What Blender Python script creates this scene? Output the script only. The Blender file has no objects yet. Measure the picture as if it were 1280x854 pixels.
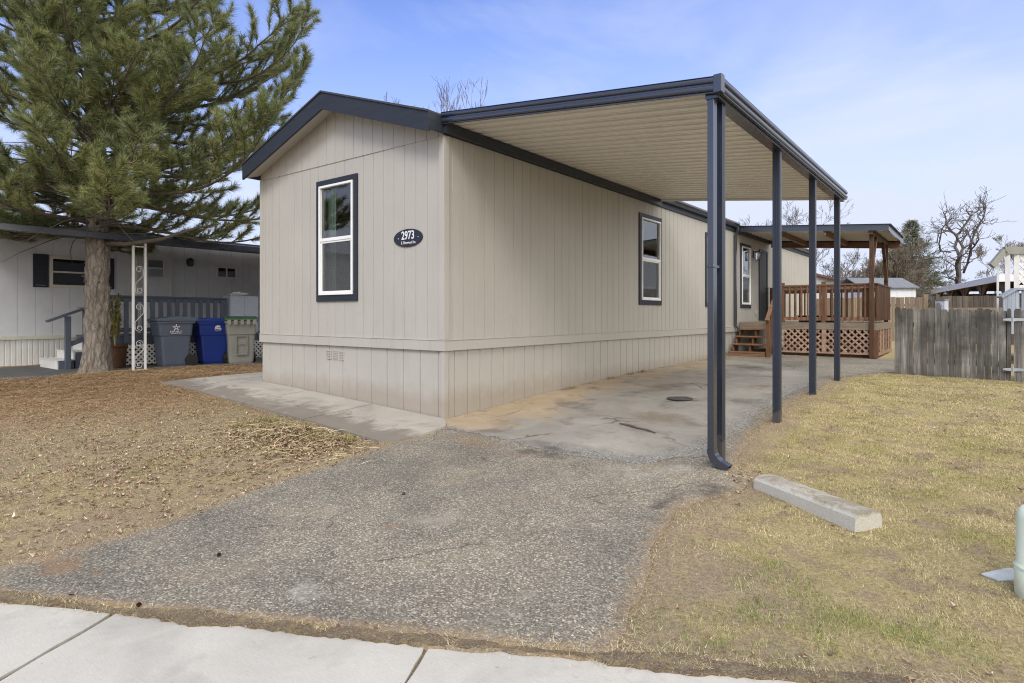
import bpy, math, random
import numpy as np
from mathutils import Vector, Matrix
from mathutils.geometry import delaunay_2d_cdt
random.seed(7); RNG = np.random.default_rng(7)
S = bpy.context.scene
COL = S.collection
PI = math.pi

# ------------------------------------------------------------------ materials
def _mat(name):
    m = bpy.data.materials.new(name); m.use_nodes = True
    nt = m.node_tree; b = nt.nodes['Principled BSDF']
    return m, nt, b
def N(nt, t, **kw):
    n = nt.nodes.new(t)
    for k, v in kw.items():
        if k.startswith('i_'): n.inputs[k[2:].replace('_', ' ')].default_value = v
        else: setattr(n, k, v)
    return n
def c4(c, k=1.0): return (c[0]*k, c[1]*k, c[2]*k, 1)
def ramp(nt, fac, stops, interp='LINEAR'):
    r = nt.nodes.new('ShaderNodeValToRGB'); r.color_ramp.interpolation = interp
    e = r.color_ramp.elements
    while len(e) < len(stops): e.new(.5)
    for el, (p, c) in zip(e, stops):
        el.position = p; el.color = c if len(c) == 4 else (*c, 1)
    nt.links.new(fac, r.inputs[0]); return r.outputs[0]
def noise(nt, vec, scale, detail=4, rough=.55, dist=0):
    n = N(nt, 'ShaderNodeTexNoise'); n.inputs['Scale'].default_value = scale
    n.inputs['Detail'].default_value = detail; n.inputs['Roughness'].default_value = rough
    n.inputs['Distortion'].default_value = dist
    nt.links.new(vec, n.inputs['Vector']); return n.outputs['Fac']
def mapping(nt, vec, scale):
    m = N(nt, 'ShaderNodeMapping'); m.inputs['Scale'].default_value = scale
    nt.links.new(vec, m.inputs['Vector']); return m.outputs[0]
def mix(nt, f, a, b, mode='MIX'):
    m = N(nt, 'ShaderNodeMix', data_type='RGBA', blend_type=mode)
    for sock, v in ((m.inputs[0], f), (m.inputs[6], a), (m.inputs[7], b)):
        if isinstance(v, (int, float)): sock.default_value = v
        elif isinstance(v, tuple): sock.default_value = v if len(v) == 4 else (*v, 1)
        else: nt.links.new(v, sock)
    return m.outputs[2]
def math_(nt, op, a, b=0.0, clamp=False):
    m = N(nt, 'ShaderNodeMath', operation=op, use_clamp=clamp)
    for s, v in ((m.inputs[0], a), (m.inputs[1], b)):
        if isinstance(v, (int, float)): s.default_value = v
        else: nt.links.new(v, s)
    return m.outputs[0]
def bump(nt, b, h, strength=.3, dist=.01):
    n = N(nt, 'ShaderNodeBump'); n.inputs['Strength'].default_value = strength
    n.inputs['Distance'].default_value = dist
    nt.links.new(h, n.inputs['Height']); nt.links.new(n.outputs[0], b.inputs['Normal'])
def objco(nt): return N(nt, 'ShaderNodeTexCoord').outputs['Object']
def island(nt): return N(nt, 'ShaderNodeNewGeometry').outputs['Random Per Island']
def attr(nt, name):
    a = N(nt, 'ShaderNodeAttribute'); a.attribute_name = name; return a.outputs['Fac']

def plain(name, col, rough=.6, var=.12, scale=5, bs=0, bscale=60, metallic=0, spec=.5, isl=0, stretch=(1, 1, 1)):
    m, nt, b = _mat(name)
    o = mapping(nt, objco(nt), stretch)
    n = noise(nt, o, scale, 6, .6)
    c = ramp(nt, n, [(.3, c4(col, 1-var)), (.7, c4(col, 1+var))])
    if isl:
        k = ramp(nt, island(nt), [(0, (1-isl,)*3), (1, (1+isl,)*3)])
        c = mix(nt, 1.0, c, k, 'MULTIPLY')
    nt.links.new(c, b.inputs['Base Color'])
    b.inputs['Roughness'].default_value = rough; b.inputs['Metallic'].default_value = metallic
    b.inputs['Specular IOR Level'].default_value = spec
    if bs: bump(nt, b, noise(nt, o, bscale, 4), bs, .006)
    return m

def grained(name, col, col2, rough=.6, gs=(30, 30, 2), isl=.15, bs=.25, patch=None):
    """wood: fibres along the stretched axis, each island its own tone"""
    m, nt, b = _mat(name)
    co = objco(nt)
    n = noise(nt, mapping(nt, co, gs), 1.0, 8, .65, .4)
    c = ramp(nt, n, [(.3, c4(col2)), (.65, c4(col))])
    k = ramp(nt, island(nt), [(0, (1-isl,)*3), (1, (1+isl,)*3)])
    c = mix(nt, 1.0, c, k, 'MULTIPLY')
    if patch:
        p = ramp(nt, noise(nt, co, patch[1], 5, .6), [(.42, (0, 0, 0)), (.62, (1, 1, 1))])
        c = mix(nt, p, c, c4(patch[0]))
    nt.links.new(c, b.inputs['Base Color']); b.inputs['Roughness'].default_value = rough
    b.inputs['Specular IOR Level'].default_value = .25
    bump(nt, b, n, bs, .004)
    return m

def m_siding():
    m, nt, b = _mat('siding_paint')
    co = objco(nt)
    g = noise(nt, mapping(nt, co, (70, 70, 3.2)), 1.0, 7, .7, .5)
    big = noise(nt, co, 1.1, 5, .6)
    drip = noise(nt, mapping(nt, co, (9, 9, .5)), 1.0, 5, .6)
    base = (.432, .409, .37)
    c = ramp(nt, big, [(.3, c4(base, .95)), (.7, c4(base, 1.04))])
    c = mix(nt, ramp(nt, g, [(.35, (.3,)*3), (.6, (0, 0, 0))]), c, c4(base, .84))
    c = mix(nt, ramp(nt, drip, [(.54, (0, 0, 0)), (.78, (.42,)*3)]), c, (.33, .305, .265, 1))
    # splash dirt along the foot of the skirting
    z = N(nt, 'ShaderNodeSeparateXYZ'); nt.links.new(co, z.inputs[0])
    low = math_(nt, 'ADD', z.outputs[2], math_(nt, 'MULTIPLY', noise(nt, co, 5, 5), -.28))
    c = mix(nt, ramp(nt, low, [(0.0, (.5,)*3), (.22, (0, 0, 0))]), c, (.27, .21, .15, 1))
    nt.links.new(c, b.inputs['Base Color']); b.inputs['Roughness'].default_value = .62
    b.inputs['Specular IOR Level'].default_value = .35
    hh = math_(nt, 'ADD', g, math_(nt, 'MULTIPLY', noise(nt, mapping(nt, co, (1.6, 1.6, .5)), 1, 3), 2.5))
    bump(nt, b, hh, .4, .005)
    return m

def m_asphalt():
    m, nt, b = _mat('worn_asphalt')
    co = objco(nt)
    v = N(nt, 'ShaderNodeTexVoronoi'); v.inputs['Scale'].default_value = 100; v.inputs['Randomness'].default_value = 1
    nt.links.new(co, v.inputs['Vector'])
    sep = N(nt, 'ShaderNodeSeparateColor'); nt.links.new(v.outputs['Color'], sep.inputs[0])
    stone = ramp(nt, sep.outputs[0], [(0, (.11, .105, .097)), (.3, (.17, .16, .146)), (.55, (.235, .222, .2)), (.8, (.31, .295, .265)), (.96, (.5, .475, .43))])
    v2 = N(nt, 'ShaderNodeTexVoronoi'); v2.inputs['Scale'].default_value = 210; nt.links.new(co, v2.inputs['Vector'])
    s2 = N(nt, 'ShaderNodeSeparateColor'); nt.links.new(v2.outputs['Color'], s2.inputs[0])
    c0 = (1.03, 1.0, .945)
    fine = ramp(nt, s2.outputs[1], [(0, (.07, .068, .065)), (.6, (.16, .152, .14)), (1, (.3, .285, .26))])
    c = mix(nt, .3, stone, fine)
    gap = ramp(nt, v.outputs['Distance'], [(.35, (0, 0, 0)), (.75, (1, 1, 1))])
    c = mix(nt, math_(nt, 'MULTIPLY', gap, .45), c, (.075, .072, .068, 1))
    v3 = N(nt, 'ShaderNodeTexVoronoi'); v3.inputs['Scale'].default_value = 72; nt.links.new(co, v3.inputs['Vector'])
    s3 = N(nt, 'ShaderNodeSeparateColor'); nt.links.new(v3.outputs['Color'], s3.inputs[0])
    chip = math_(nt, 'MULTIPLY', ramp(nt, s3.outputs[0], [(.84, (0, 0, 0)), (.88, (1,)*3)]), ramp(nt, v3.outputs['Distance'], [(.34, (.9,)*3), (.46, (0, 0, 0))]))
    c = mix(nt, chip, c, ramp(nt, s3.outputs[1], [(0, (.33, .31, .275)), (.6, (.44, .415, .37)), (1, (.6, .57, .52))]))
    pit = math_(nt, 'MULTIPLY', ramp(nt, s3.outputs[2], [(.84, (0, 0, 0)), (.88, (1,)*3)]), ramp(nt, v3.outputs['Distance'], [(.3, (.8,)*3), (.45, (0, 0, 0))]))
    c = mix(nt, pit, c, (.055, .052, .05, 1))
    big = noise(nt, co, .9, 6, .62, .6)
    c = mix(nt, 1.0, c, ramp(nt, big, [(.3, (.72, .71, .69)), (.47, (.98, .965, .94)), (.7, (1.35, 1.28, 1.16))]), 'MULTIPLY')
    n2 = noise(nt, co, 2.3, 6, .65, .4)
    c = mix(nt, ramp(nt, n2, [(.56, (0, 0, 0)), (.74, (.5,)*3)]), c, (.3, .25, .19, 1))
    n3 = noise(nt, mapping(nt, co, (1.5, .42, 1)), 2.6, 7, .66, .5)
    c = mix(nt, ramp(nt, n3, [(.60, (0, 0, 0)), (.74, (.6,)*3)]), c, (.085, .078, .075, 1))
    n4 = noise(nt, mapping(nt, co, (1, .8, 1)), 1.15, 7, .6, .8)
    c = mix(nt, ramp(nt, n4, [(.58, (0, 0, 0)), (.72, (.45,)*3)]), c, (.34, .32, .285, 1))
    wn_ = noise(nt, co, 6, 6, .7); fn_ = noise(nt, co, 60, 5, .75)
    def spot(name, tone, top):
        return mix(nt, ramp(nt, math_(nt, 'ADD', attr(nt, name), math_(nt, 'MULTIPLY', math_(nt, 'SUBTRACT', wn_, .5), 2.0)), [(.42, (0, 0, 0)), (.95, (top,)*3)]), c, ramp(nt, fn_, [(.3, tuple(t*.6 for t in tone)), (.7, tuple(t*1.3 for t in tone))]))
    c = spot('rust', (.24, .155, .095), .7)
    c = spot('dark', (.07, .062, .055), .8)
    c = spot('pale', (.42, .41, .385), .55)
    dirt = attr(nt, 'dirt')
    dn = math_(nt, 'ADD', dirt, math_(nt, 'MULTIPLY', math_(nt, 'SUBTRACT', noise(nt, co, 9, 6, .7), .5), 1.1))
    c = mix(nt, ramp(nt, dn, [(.3, (0, 0, 0)), (.8, (.85,)*3)]), c, ramp(nt, noise(nt, co, 40, 4), [(.3, (.17, .12, .075)), (.7, (.34, .25, .16))]))
    c = mix(nt, 1.0, c, (1.10, 1.065, .985, 1), 'MULTIPLY')
    # hairline cracks
    vd = N(nt, 'ShaderNodeTexVoronoi', feature='DISTANCE_TO_EDGE'); vd.inputs['Scale'].default_value = 1.1
    w = N(nt, 'ShaderNodeTexNoise'); w.inputs['Scale'].default_value = 3; w.inputs['Detail'].default_value = 6
    nt.links.new(co, w.inputs['Vector'])
    add = N(nt, 'ShaderNodeMix', data_type='VECTOR'); add.inputs[0].default_value = .22
    nt.links.new(co, add.inputs[4]); nt.links.new(w.outputs['Color'], add.inputs[5]); nt.links.new(add.outputs[1], vd.inputs['Vector'])
    ck = ramp(nt, vd.outputs['Distance'], [(0, (1, 1, 1)), (.009, (0, 0, 0))])
    ck = math_(nt, 'MULTIPLY', ck, ramp(nt, noise(nt, co, .9, 3), [(.53, (0, 0, 0)), (.60, (.75,)*3)]))
    c = mix(nt, ck, c, (.05, .045, .04, 1))
    nt.links.new(c, b.inputs['Base Color']); b.inputs['Roughness'].default_value = .88
    b.inputs['Specular IOR Level'].default_value = .25
    h = math_(nt, 'SUBTRACT', math_(nt, 'MULTIPLY', sep.outputs[0], .5), v.outputs['Distance'])
    bump(nt, b, h, .55, .006)
    return m

def m_slab():
    m, nt, b = _mat('carport_surface')
    co = objco(nt)
    fine = noise(nt, co, 120, 6, .8)
    big = noise(nt, co, .8, 7, .65, .8)
    c = ramp(nt, big, [(.28, (.225, .205, .175)), (.5, (.31, .287, .25)), (.72, (.385, .36, .315))])
    c = mix(nt, 1.0, c, ramp(nt, fine, [(.3, (.7,)*3), (.7, (1.25,)*3)]), 'MULTIPLY')
    # clay-coloured wash that lies against the house
    z = N(nt, 'ShaderNodeSeparateXYZ'); nt.links.new(co, z.inputs[0])
    xx = math_(nt, 'ADD', z.outputs[0], math_(nt, 'MULTIPLY', math_(nt, 'SUBTRACT', noise(nt, co, 1.4, 5, .6, .5), .5), 2.6))
    c = mix(nt, ramp(nt, xx, [(.30, (.9,)*3), (1.9, (0, 0, 0))]), c, ramp(nt, noise(nt, co, 2.6, 6, .65), [(.3, (.34, .25, .155)), (.7, (.46, .36, .245))]))
    c = mix(nt, ramp(nt, math_(nt, 'ADD', xx, math_(nt, 'MULTIPLY', z.outputs[1], .16)), [(1.8, (0, 0, 0)), (3.6, (.75,)*3)]), c, ramp(nt, fine, [(.3, (.15, .142, .13)), (.7, (.29, .275, .25))]))
    n2 = noise(nt, co, 1.9, 6, .6, .3)
    c = mix(nt, ramp(nt, n2, [(.53, (0, 0, 0)), (.66, (.7,)*3)]), c, (.135, .118, .1, 1))
    n3 = noise(nt, mapping(nt, co, (.5, 1.6, 1)), 3.3, 6, .65, .4)
    c = mix(nt, ramp(nt, n3, [(.6, (0, 0, 0)), (.72, (.5,)*3)]), c, (.2, .155, .11, 1))
    vd = N(nt, 'ShaderNodeTexVoronoi', feature='DISTANCE_TO_EDGE'); vd.inputs['Scale'].default_value = .6
    w = N(nt, 'ShaderNodeTexNoise'); w.inputs['Scale'].default_value = 2; w.inputs['Detail'].default_value = 7
    nt.links.new(co, w.inputs['Vector'])
    add = N(nt, 'ShaderNodeMix', data_type='VECTOR'); add.inputs[0].default_value = .3
    nt.links.new(co, add.inputs[4]); nt.links.new(w.outputs['Color'], add.inputs[5]); nt.links.new(add.outputs[1], vd.inputs['Vector'])
    ck = ramp(nt, vd.outputs['Distance'], [(0, (.8,)*3), (.008, (0, 0, 0))])
    ck = math_(nt, 'MULTIPLY', ck, ramp(nt, noise(nt, co, 1.3, 3), [(.46, (0, 0, 0)), (.6, (1,)*3)]))
    c = mix(nt, ck, c, (.06, .05, .04, 1))
    # the sealed skin wears through to stones near its outer edge
    ed = attr(nt, 'edge')
    v = N(nt, 'ShaderNodeTexVoronoi'); v.inputs['Scale'].default_value = 100; nt.links.new(co, v.inputs['Vector'])
    sep = N(nt, 'ShaderNodeSeparateColor'); nt.links.new(v.outputs['Color'], sep.inputs[0])
    stone = ramp(nt, sep.outputs[0], [(0, (.10, .095, .088)), (.3, (.165, .155, .142)), (.55, (.225, .212, .19)), (.8, (.29, .275, .248)), (.96, (.45, .43, .39))])
    en = math_(nt, 'ADD', ed, math_(nt, 'MULTIPLY', math_(nt, 'SUBTRACT', noise(nt, co, 4, 6, .7), .5), 1.3))
    c = mix(nt, ramp(nt, en, [(.35, (0, 0, 0)), (.8, (.95,)*3)]), c, stone)
    w2 = noise(nt, co, 5, 6, .7)
    for nm_, tone, top in (('brown', (.2, .155, .105), .75), ('dark', (.075, .068, .06), .8)):
        c = mix(nt, ramp(nt, math_(nt, 'ADD', attr(nt, nm_), math_(nt, 'MULTIPLY', math_(nt, 'SUBTRACT', w2, .5), 1.8)), [(.36, (0, 0, 0)), (.9, (top,)*3)]), c, ramp(nt, fine, [(.3, tuple(t*.75 for t in tone)), (.7, tuple(t*1.2 for t in tone))]))
    nt.links.new(c, b.inputs['Base Color']); b.inputs['Roughness'].default_value = .85
    b.inputs['Specular IOR Level'].default_value = .3
    bump(nt, b, fine, .3, .004)
    return m

def m_concrete(name, base=(.56, .53, .475), stain=.5, edge=False):
    m, nt, b = _mat(name)
    co = objco(nt)
    f = noise(nt, co, 150, 5, .8); big = noise(nt, co, 1.3, 7, .62, .5)
    c = ramp(nt, big, [(.3, c4(base, .84)), (.6, c4(base, 1.03))])
    c = mix(nt, 1.0, c, ramp(nt, f, [(.3, (.86,)*3), (.7, (1.1,)*3)]), 'MULTIPLY')
    n2 = noise(nt, co, 2.1, 6, .6, .6)
    broom = noise(nt, mapping(nt, co, (22, 190, 1)), 1, 4, .6)
    c = mix(nt, 1.0, c, ramp(nt, broom, [(.3, (.93,)*3), (.7, (1.05,)*3)]), 'MULTIPLY')
    c = mix(nt, ramp(nt, n2, [(.52, (0, 0, 0)), (.72, (stain,)*3)]), c, c4(base, .42))
    sp = noise(nt, co, 22, 3, .5)
    c = mix(nt, ramp(nt, sp, [(.7, (0, 0, 0)), (.76, (.6,)*3)]), c, c4(base, .5))
    nt.links.new(c, b.inputs['Base Color']); b.inputs['Roughness'].default_value = .85
    b.inputs['Specular IOR Level'].default_value = .3
    bump(nt, b, f, .25, .003)
    return m

def m_walk():
    m = m_concrete('walk_concrete', (.425, .39, .335), .45); nt = m.node_tree; b = nt.nodes['Principled BSDF']; co = objco(nt)
    src = b.inputs['Base Color'].links[0].from_socket
    z = N(nt, 'ShaderNodeSeparateXYZ'); nt.links.new(co, z.inputs[0])
    s_ = math_(nt, 'ADD', math_(nt, 'MULTIPLY', z.outputs[1], -.55), math_(nt, 'MULTIPLY', noise(nt, co, 2.6, 7, .65, .8), 1.1))
    c = mix(nt, ramp(nt, s_, [(.82, (0, 0, 0)), (1.02, (.7,)*3)]), src, (.14, .115, .09, 1))
    nt.links.new(c, b.inputs['Base Color']); return m
def m_ground():
    m, nt, b = _mat('lawn_soil')
    co = objco(nt)
    n1 = noise(nt, co, 1.2, 7, .65, .4); n2 = noise(nt, co, 45, 6, .8); n3 = noise(nt, co, 6, 6, .7)
    soil = ramp(nt, n2, [(.25, (.15, .112, .073)), (.5, (.30, .232, .158)), (.75, (.47, .38, .27))])
    straw = ramp(nt, n2, [(.25, (.15, .115, .056)), (.5, (.37, .30, .155)), (.75, (.60, .50, .285))])
    green = ramp(nt, n2, [(.25, (.12, .115, .04)), (.75, (.33, .29, .12))])
    c = mix(nt, ramp(nt, n1, [(.5, (0, 0, 0)), (.68, (.6,)*3)]), straw, green)
    c = mix(nt, ramp(nt, noise(nt, co, 3.1, 7, .7, .5), [(.51, (0, 0, 0)), (.61, (.85,)*3)]), c, soil)
    bare = math_(nt, 'ADD', attr(nt, 'bare'), math_(nt, 'MULTIPLY', math_(nt, 'SUBTRACT', n3, .5), 1.2))
    c = mix(nt, ramp(nt, bare, [(.3, (0, 0, 0)), (.7, (1, 1, 1))]), c, soil)
    z = N(nt, 'ShaderNodeSeparateXYZ'); nt.links.new(co, z.inputs[0])
    lf = math_(nt, 'ADD', math_(nt, 'MULTIPLY', z.outputs[0], -.25), math_(nt, 'MULTIPLY', noise(nt, co, 2.1, 7, .7, .6), 2.4))
    c = mix(nt, ramp(nt, math_(nt, 'MULTIPLY', lf, .4), [(.42, (0, 0, 0)), (.66, (.8,)*3)]), c, soil)
    lit = math_(nt, 'ADD', attr(nt, 'litter'), math_(nt, 'MULTIPLY', math_(nt, 'SUBTRACT', n3, .5), 1.0))
    c = mix(nt, ramp(nt, lit, [(.3, (0, 0, 0)), (.75, (.85,)*3)]), c, ramp(nt, n2, [(.3, (.2, .122, .063)), (.7, (.48, .315, .17))]))
    nt.links.new(c, b.inputs['Base Color']); b.inputs['Roughness'].default_value = .95
    b.inputs['Specular IOR Level'].default_value = .1
    bump(nt, b, n2, .8, .02)
    return m

def m_blades(name, stops, patch=None, rough=.7):
    m, nt, b = _mat(name)
    c = ramp(nt, island(nt), stops)
    if patch:
        co = objco(nt)
        p = ramp(nt, noise(nt, co, patch[1], 6, .65, .3), [(patch[2], (0, 0, 0)), (patch[3], (1, 1, 1))])
        c = mix(nt, p, c, ramp(nt, island(nt), patch[0]))
        q = noise(nt, co, 3.1, 7, .7, .5)
        c = mix(nt, ramp(nt, q, [(.51, (0, 0, 0)), (.61, (.85,)*3)]), c, ramp(nt, island(nt), [(0, (.14, .095, .05)), (1, (.46, .35, .21))]))
        z = N(nt, 'ShaderNodeSeparateXYZ'); nt.links.new(co, z.inputs[0])
        lf = math_(nt, 'ADD', z.outputs[0], math_(nt, 'MULTIPLY', q, 1.0))
        c = mix(nt, ramp(nt, math_(nt, 'MULTIPLY', lf, .2), [(.28, (.85,)*3), (.45, (0, 0, 0))]), c, ramp(nt, island(nt), [(0, (.12, .082, .048)), (.5, (.42, .31, .18)), (1, (.74, .63, .44))]))
    nt.links.new(c, b.inputs['Base Color']); b.inputs['Roughness'].default_value = rough
    b.inputs['Specular IOR Level'].default_value = .2
    return m

def m_bark(name, a=(.325, .285, .245), d=(.04, .03, .025), sc=(16, 16, 5.5)):
    m, nt, b = _mat(name)
    co = objco(nt)
    w = noise(nt, co, 5, 5, .6)
    mp = mapping(nt, co, sc)
    v = N(nt, 'ShaderNodeTexVoronoi', feature='DISTANCE_TO_EDGE'); v.inputs['Scale'].default_value = 1.6
    wn = N(nt, 'ShaderNodeTexNoise'); wn.inputs['Scale'].default_value = 1.1; wn.inputs['Detail'].default_value = 8
    nt.links.new(mp, wn.inputs['Vector'])
    add = N(nt, 'ShaderNodeMix', data_type='VECTOR'); add.inputs[0].default_value = .55
    nt.links.new(mp, add.inputs[4]); nt.links.new(wn.outputs['Color'], add.inputs[5]); nt.links.new(add.outputs[1], v.inputs['Vector'])
    fine = noise(nt, mapping(nt, co, (60, 60, 18)), 1, 6, .7)
    h = math_(nt, 'ADD', ramp(nt, v.outputs['Distance'], [(0, (.25,)*3), (.22, (.85,)*3)]), math_(nt, 'MULTIPLY', fine, 1.1))
    c = ramp(nt, math_(nt, 'MULTIPLY', h, .55), [(.15, c4(d)), (.5, c4(a, .62)), (.85, c4(a))])
    c = mix(nt, ramp(nt, w, [(.45, (0, 0, 0)), (.7, (.5,)*3)]), c, (.25, .2, .16, 1))
    nt.links.new(c, b.inputs['Base Color']); b.inputs['Roughness'].default_value = .92
    b.inputs['Specular IOR Level'].default_value = .15
    bump(nt, b, h, .9, .03)
    return m

def m_glass(tint=(.7, .76, .74), rough=.0, k=1.9):
    m = bpy.data.materials.new('window_glass'); m.use_nodes = True
    nt = m.node_tree; nt.nodes.clear()
    out = N(nt, 'ShaderNodeOutputMaterial')
    t = N(nt, 'ShaderNodeBsdfTransparent'); t.inputs[0].default_value = c4(tint)
    g = N(nt, 'ShaderNodeBsdfGlossy'); g.inputs['Roughness'].default_value = rough
    fr = N(nt, 'ShaderNodeFresnel'); fr.inputs[0].default_value = 1.52
    co = N(nt, 'ShaderNodeTexCoord').outputs['Object']
    bn = N(nt, 'ShaderNodeBump'); bn.inputs['Strength'].default_value = .06; bn.inputs['Distance'].default_value = .02
    nt.links.new(noise(nt, co, 2.2, 2), bn.inputs['Height']); nt.links.new(bn.outputs[0], g.inputs['Normal'])
    f = math_(nt, 'MULTIPLY', fr.outputs[0], k, True)
    f = math_(nt, 'ADD', f, .05, True)
    mx = N(nt, 'ShaderNodeMixShader'); nt.links.new(f, mx.inputs[0]); nt.links.new(t.outputs[0], mx.inputs[1]); nt.links.new(g.outputs[0], mx.inputs[2])
    nt.links.new(mx.outputs[0], out.inputs[0])
    return m

def m_screen():
    m = bpy.data.materials.new('insect_screen'); m.use_nodes = True
    nt = m.node_tree; b = nt.nodes['Principled BSDF']; out = nt.nodes['Material Output']
    b.inputs['Base Color'].default_value = (.09, .095, .1, 1); b.inputs['Roughness'].default_value = .6
    t = N(nt, 'ShaderNodeBsdfTransparent'); mx = N(nt, 'ShaderNodeMixShader'); mx.inputs[0].default_value = .48
    nt.links.new(t.outputs[0], mx.inputs[1]); nt.links.new(b.outputs[0], mx.inputs[2]); nt.links.new(mx.outputs[0], out.inputs[0])
    return m

def m_needles():
    m, nt, b = _mat('pine_needles')
    co = objco(nt)
    a = ramp(nt, island(nt), [(0, (.095, .13, .06)), (.4, (.2, .24, .11)), (.75, (.36, .385, .19)), (.92, (.5, .49, .27)), (1, (.45, .33, .18))])
    p = ramp(nt, noise(nt, co, 1.1, 4, .6), [(.35, (.8, .85, .85)), (.65, (1.2, 1.15, .95))])
    c = mix(nt, 1.0, a, p, 'MULTIPLY')
    nt.links.new(c, b.inputs['Base Color']); b.inputs['Roughness'].default_value = .5
    b.inputs['Specular IOR Level'].default_value = .35
    t = N(nt, 'ShaderNodeBsdfTranslucent'); nt.links.new(c, t.inputs[0]); mx = N(nt, 'ShaderNodeMixShader'); mx.inputs[0].default_value = .4
    nt.links.new(b.outputs[0], mx.inputs[1]); nt.links.new(t.outputs[0], mx.inputs[2]); nt.links.new(mx.outputs[0], nt.nodes['Material Output'].inputs[0])
    return m

M = {}
M['siding'] = m_siding()
M['interior'] = plain('room_paint', (.3, .29, .26), .8)
NAVY = (.022, .026, .037)
M['navy'] = plain('charcoal_navy_paint', NAVY, .42, .1, 3, .05, 300)
M['navy_wood'] = grained('charcoal_painted_board', (.031, .036, .049), (.021, .025, .035), .5, (3, 3, 60), .0, .2)
M['navy_metal'] = plain('charcoal_painted_metal', (.024, .028, .041), .24, .06, 3, .02, 40, 0, .9)
M['navy_metal'].node_tree.nodes['Principled BSDF'].inputs['Coat Weight'].default_value = .25; M['navy_metal'].node_tree.nodes['Principled BSDF'].inputs['Coat Roughness'].default_value = .12
def m_post():
    m, nt, b = _mat('navy_post_enamel'); co = objco(nt); n = noise(nt, mapping(nt, co, (1, 1, .5)), 6, 6, .65)
    c = ramp(nt, n, [(.3, (.013, .017, .029)), (.7, (.019, .024, .038))])
    z = N(nt, 'ShaderNodeSeparateXYZ'); nt.links.new(co, z.inputs[0])
    low = math_(nt, 'SUBTRACT', math_(nt, 'ADD', z.outputs[2], math_(nt, 'MULTIPLY', noise(nt, co, 18, 5), -.35)), .0)
    c = mix(nt, ramp(nt, low, [(-.10, (.4,)*3), (.03, (0, 0, 0))]), c, (.13, .11, .09, 1))
    sc_ = noise(nt, co, 55, 3, .5); c = mix(nt, ramp(nt, sc_, [(.7, (0, 0, 0)), (.74, (.5,)*3)]), c, (.16, .16, .17, 1))
    nt.links.new(c, b.inputs['Base Color']); nt.links.new(ramp(nt, n, [(.3, (.25,)*3), (.7, (.42,)*3)]), b.inputs['Roughness']); b.inputs['Specular IOR Level'].default_value = .6
    return m
M['post'] = m_post()
M['white'] = plain('white_vinyl', (.78, .78, .77), .4, .03)
M['glass'] = m_glass()
M['screen'] = m_screen()
M['curtain'] = plain('pale_green_curtain', (.5, .6, .52), .9, .05)
M['blind'] = plain('white_blind', (.62, .62, .62), .8, .05)
M['shingle'] = plain('dark_shingles', (.045, .045, .048), .9, .25, 20, .5, 60)
M['pan'] = plain('cream_roof_pan', (.75, .715, .645), .45, .035, 2, 0, 30)
M['asphalt'] = m_asphalt(); M['slab'] = m_slab(); M['ground'] = m_ground()
M['sidewalk'] = m_concrete('sidewalk_concrete', (.505, .48, .43), .42)
M['walk'] = m_walk()
def m_stop():
    m, nt, b = _mat('wheelstop_concrete')
    co = objco(nt); f = noise(nt, co, 90, 6, .8); n = noise(nt, co, 7, 7, .7, .6)
    c = ramp(nt, f, [(.3, (.42, .395, .34)), (.7, (.6, .57, .5))])
    z = N(nt, 'ShaderNodeSeparateXYZ'); nt.links.new(co, z.inputs[0])
    up = math_(nt, 'ADD', math_(nt, 'MULTIPLY', z.outputs[2], 8.2), math_(nt, 'MULTIPLY', n, .9))
    soil = ramp(nt, math_(nt, 'SUBTRACT', up, .35), [(.74, (0, 0, 0)), (.98, (.8,)*3)])
    c = mix(nt, soil, c, ramp(nt, f, [(.3, (.14, .115, .08)), (.7, (.33, .285, .21))]))
    nt.links.new(c, b.inputs['Base Color']); b.inputs['Roughness'].default_value = .95; b.inputs['Specular IOR Level'].default_value = .15
    bump(nt, b, math_(nt, 'ADD', f, math_(nt, 'MULTIPLY', n, 1.5)), .6, .012); return m
M['stop'] = m_stop()
M['street'] = plain('street_asphalt', (.09, .09, .09), .9, .2, 3, .4, 150)
def m_soil():
    m, nt, b = _mat('crumbly_soil'); co = objco(nt); f = noise(nt, co, 130, 6, .8); n = noise(nt, co, 14, 6, .7)
    c = ramp(nt, f, [(.3, (.075, .055, .038)), (.5, (.19, .142, .095)), (.7, (.36, .29, .2))])
    c = mix(nt, ramp(nt, n, [(.48, (0, 0, 0)), (.62, (.7,)*3)]), c, ramp(nt, f, [(.3, (.16, .13, .07)), (.7, (.46, .38, .22))]))
    v = N(nt, 'ShaderNodeTexVoronoi'); v.inputs['Scale'].default_value = 130; nt.links.new(co, v.inputs['Vector'])
    sep = N(nt, 'ShaderNodeSeparateColor'); nt.links.new(v.outputs['Color'], sep.inputs[0])
    c = mix(nt, ramp(nt, sep.outputs[0], [(.88, (0, 0, 0)), (.93, (.6,)*3)]), c, (.3, .285, .26, 1))
    nt.links.new(c, b.inputs['Base Color']); b.inputs['Roughness'].default_value = .95; b.inputs['Specular IOR Level'].default_value = .1
    bump(nt, b, f, .9, .012); return m
M['soil'] = m_soil()
M['red_wood'] = grained('redwood_stain', (.185, .098, .056), (.085, .042, .024), .55, (26, 26, 3), .22, .25)
M['red_rail'] = grained('redwood_rail', (.255, .142, .082), (.125, .07, .042), .55, (3, 30, 30), .22, .25)
M['dark_wood'] = grained('dark_stained_wood', (.12, .058, .03), (.04, .023, .015), .6, (26, 26, 3), .3, .25)
M['lattice_wood'] = grained('lattice_wood', (.37, .25, .185), (.22, .14, .10), .6, (10, 10, 10), .25, .2)
M['deck'] = grained('deck_board', (.25, .2, .155), (.15, .115, .085), .6, (3, 30, 30), .08, .2)
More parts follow.
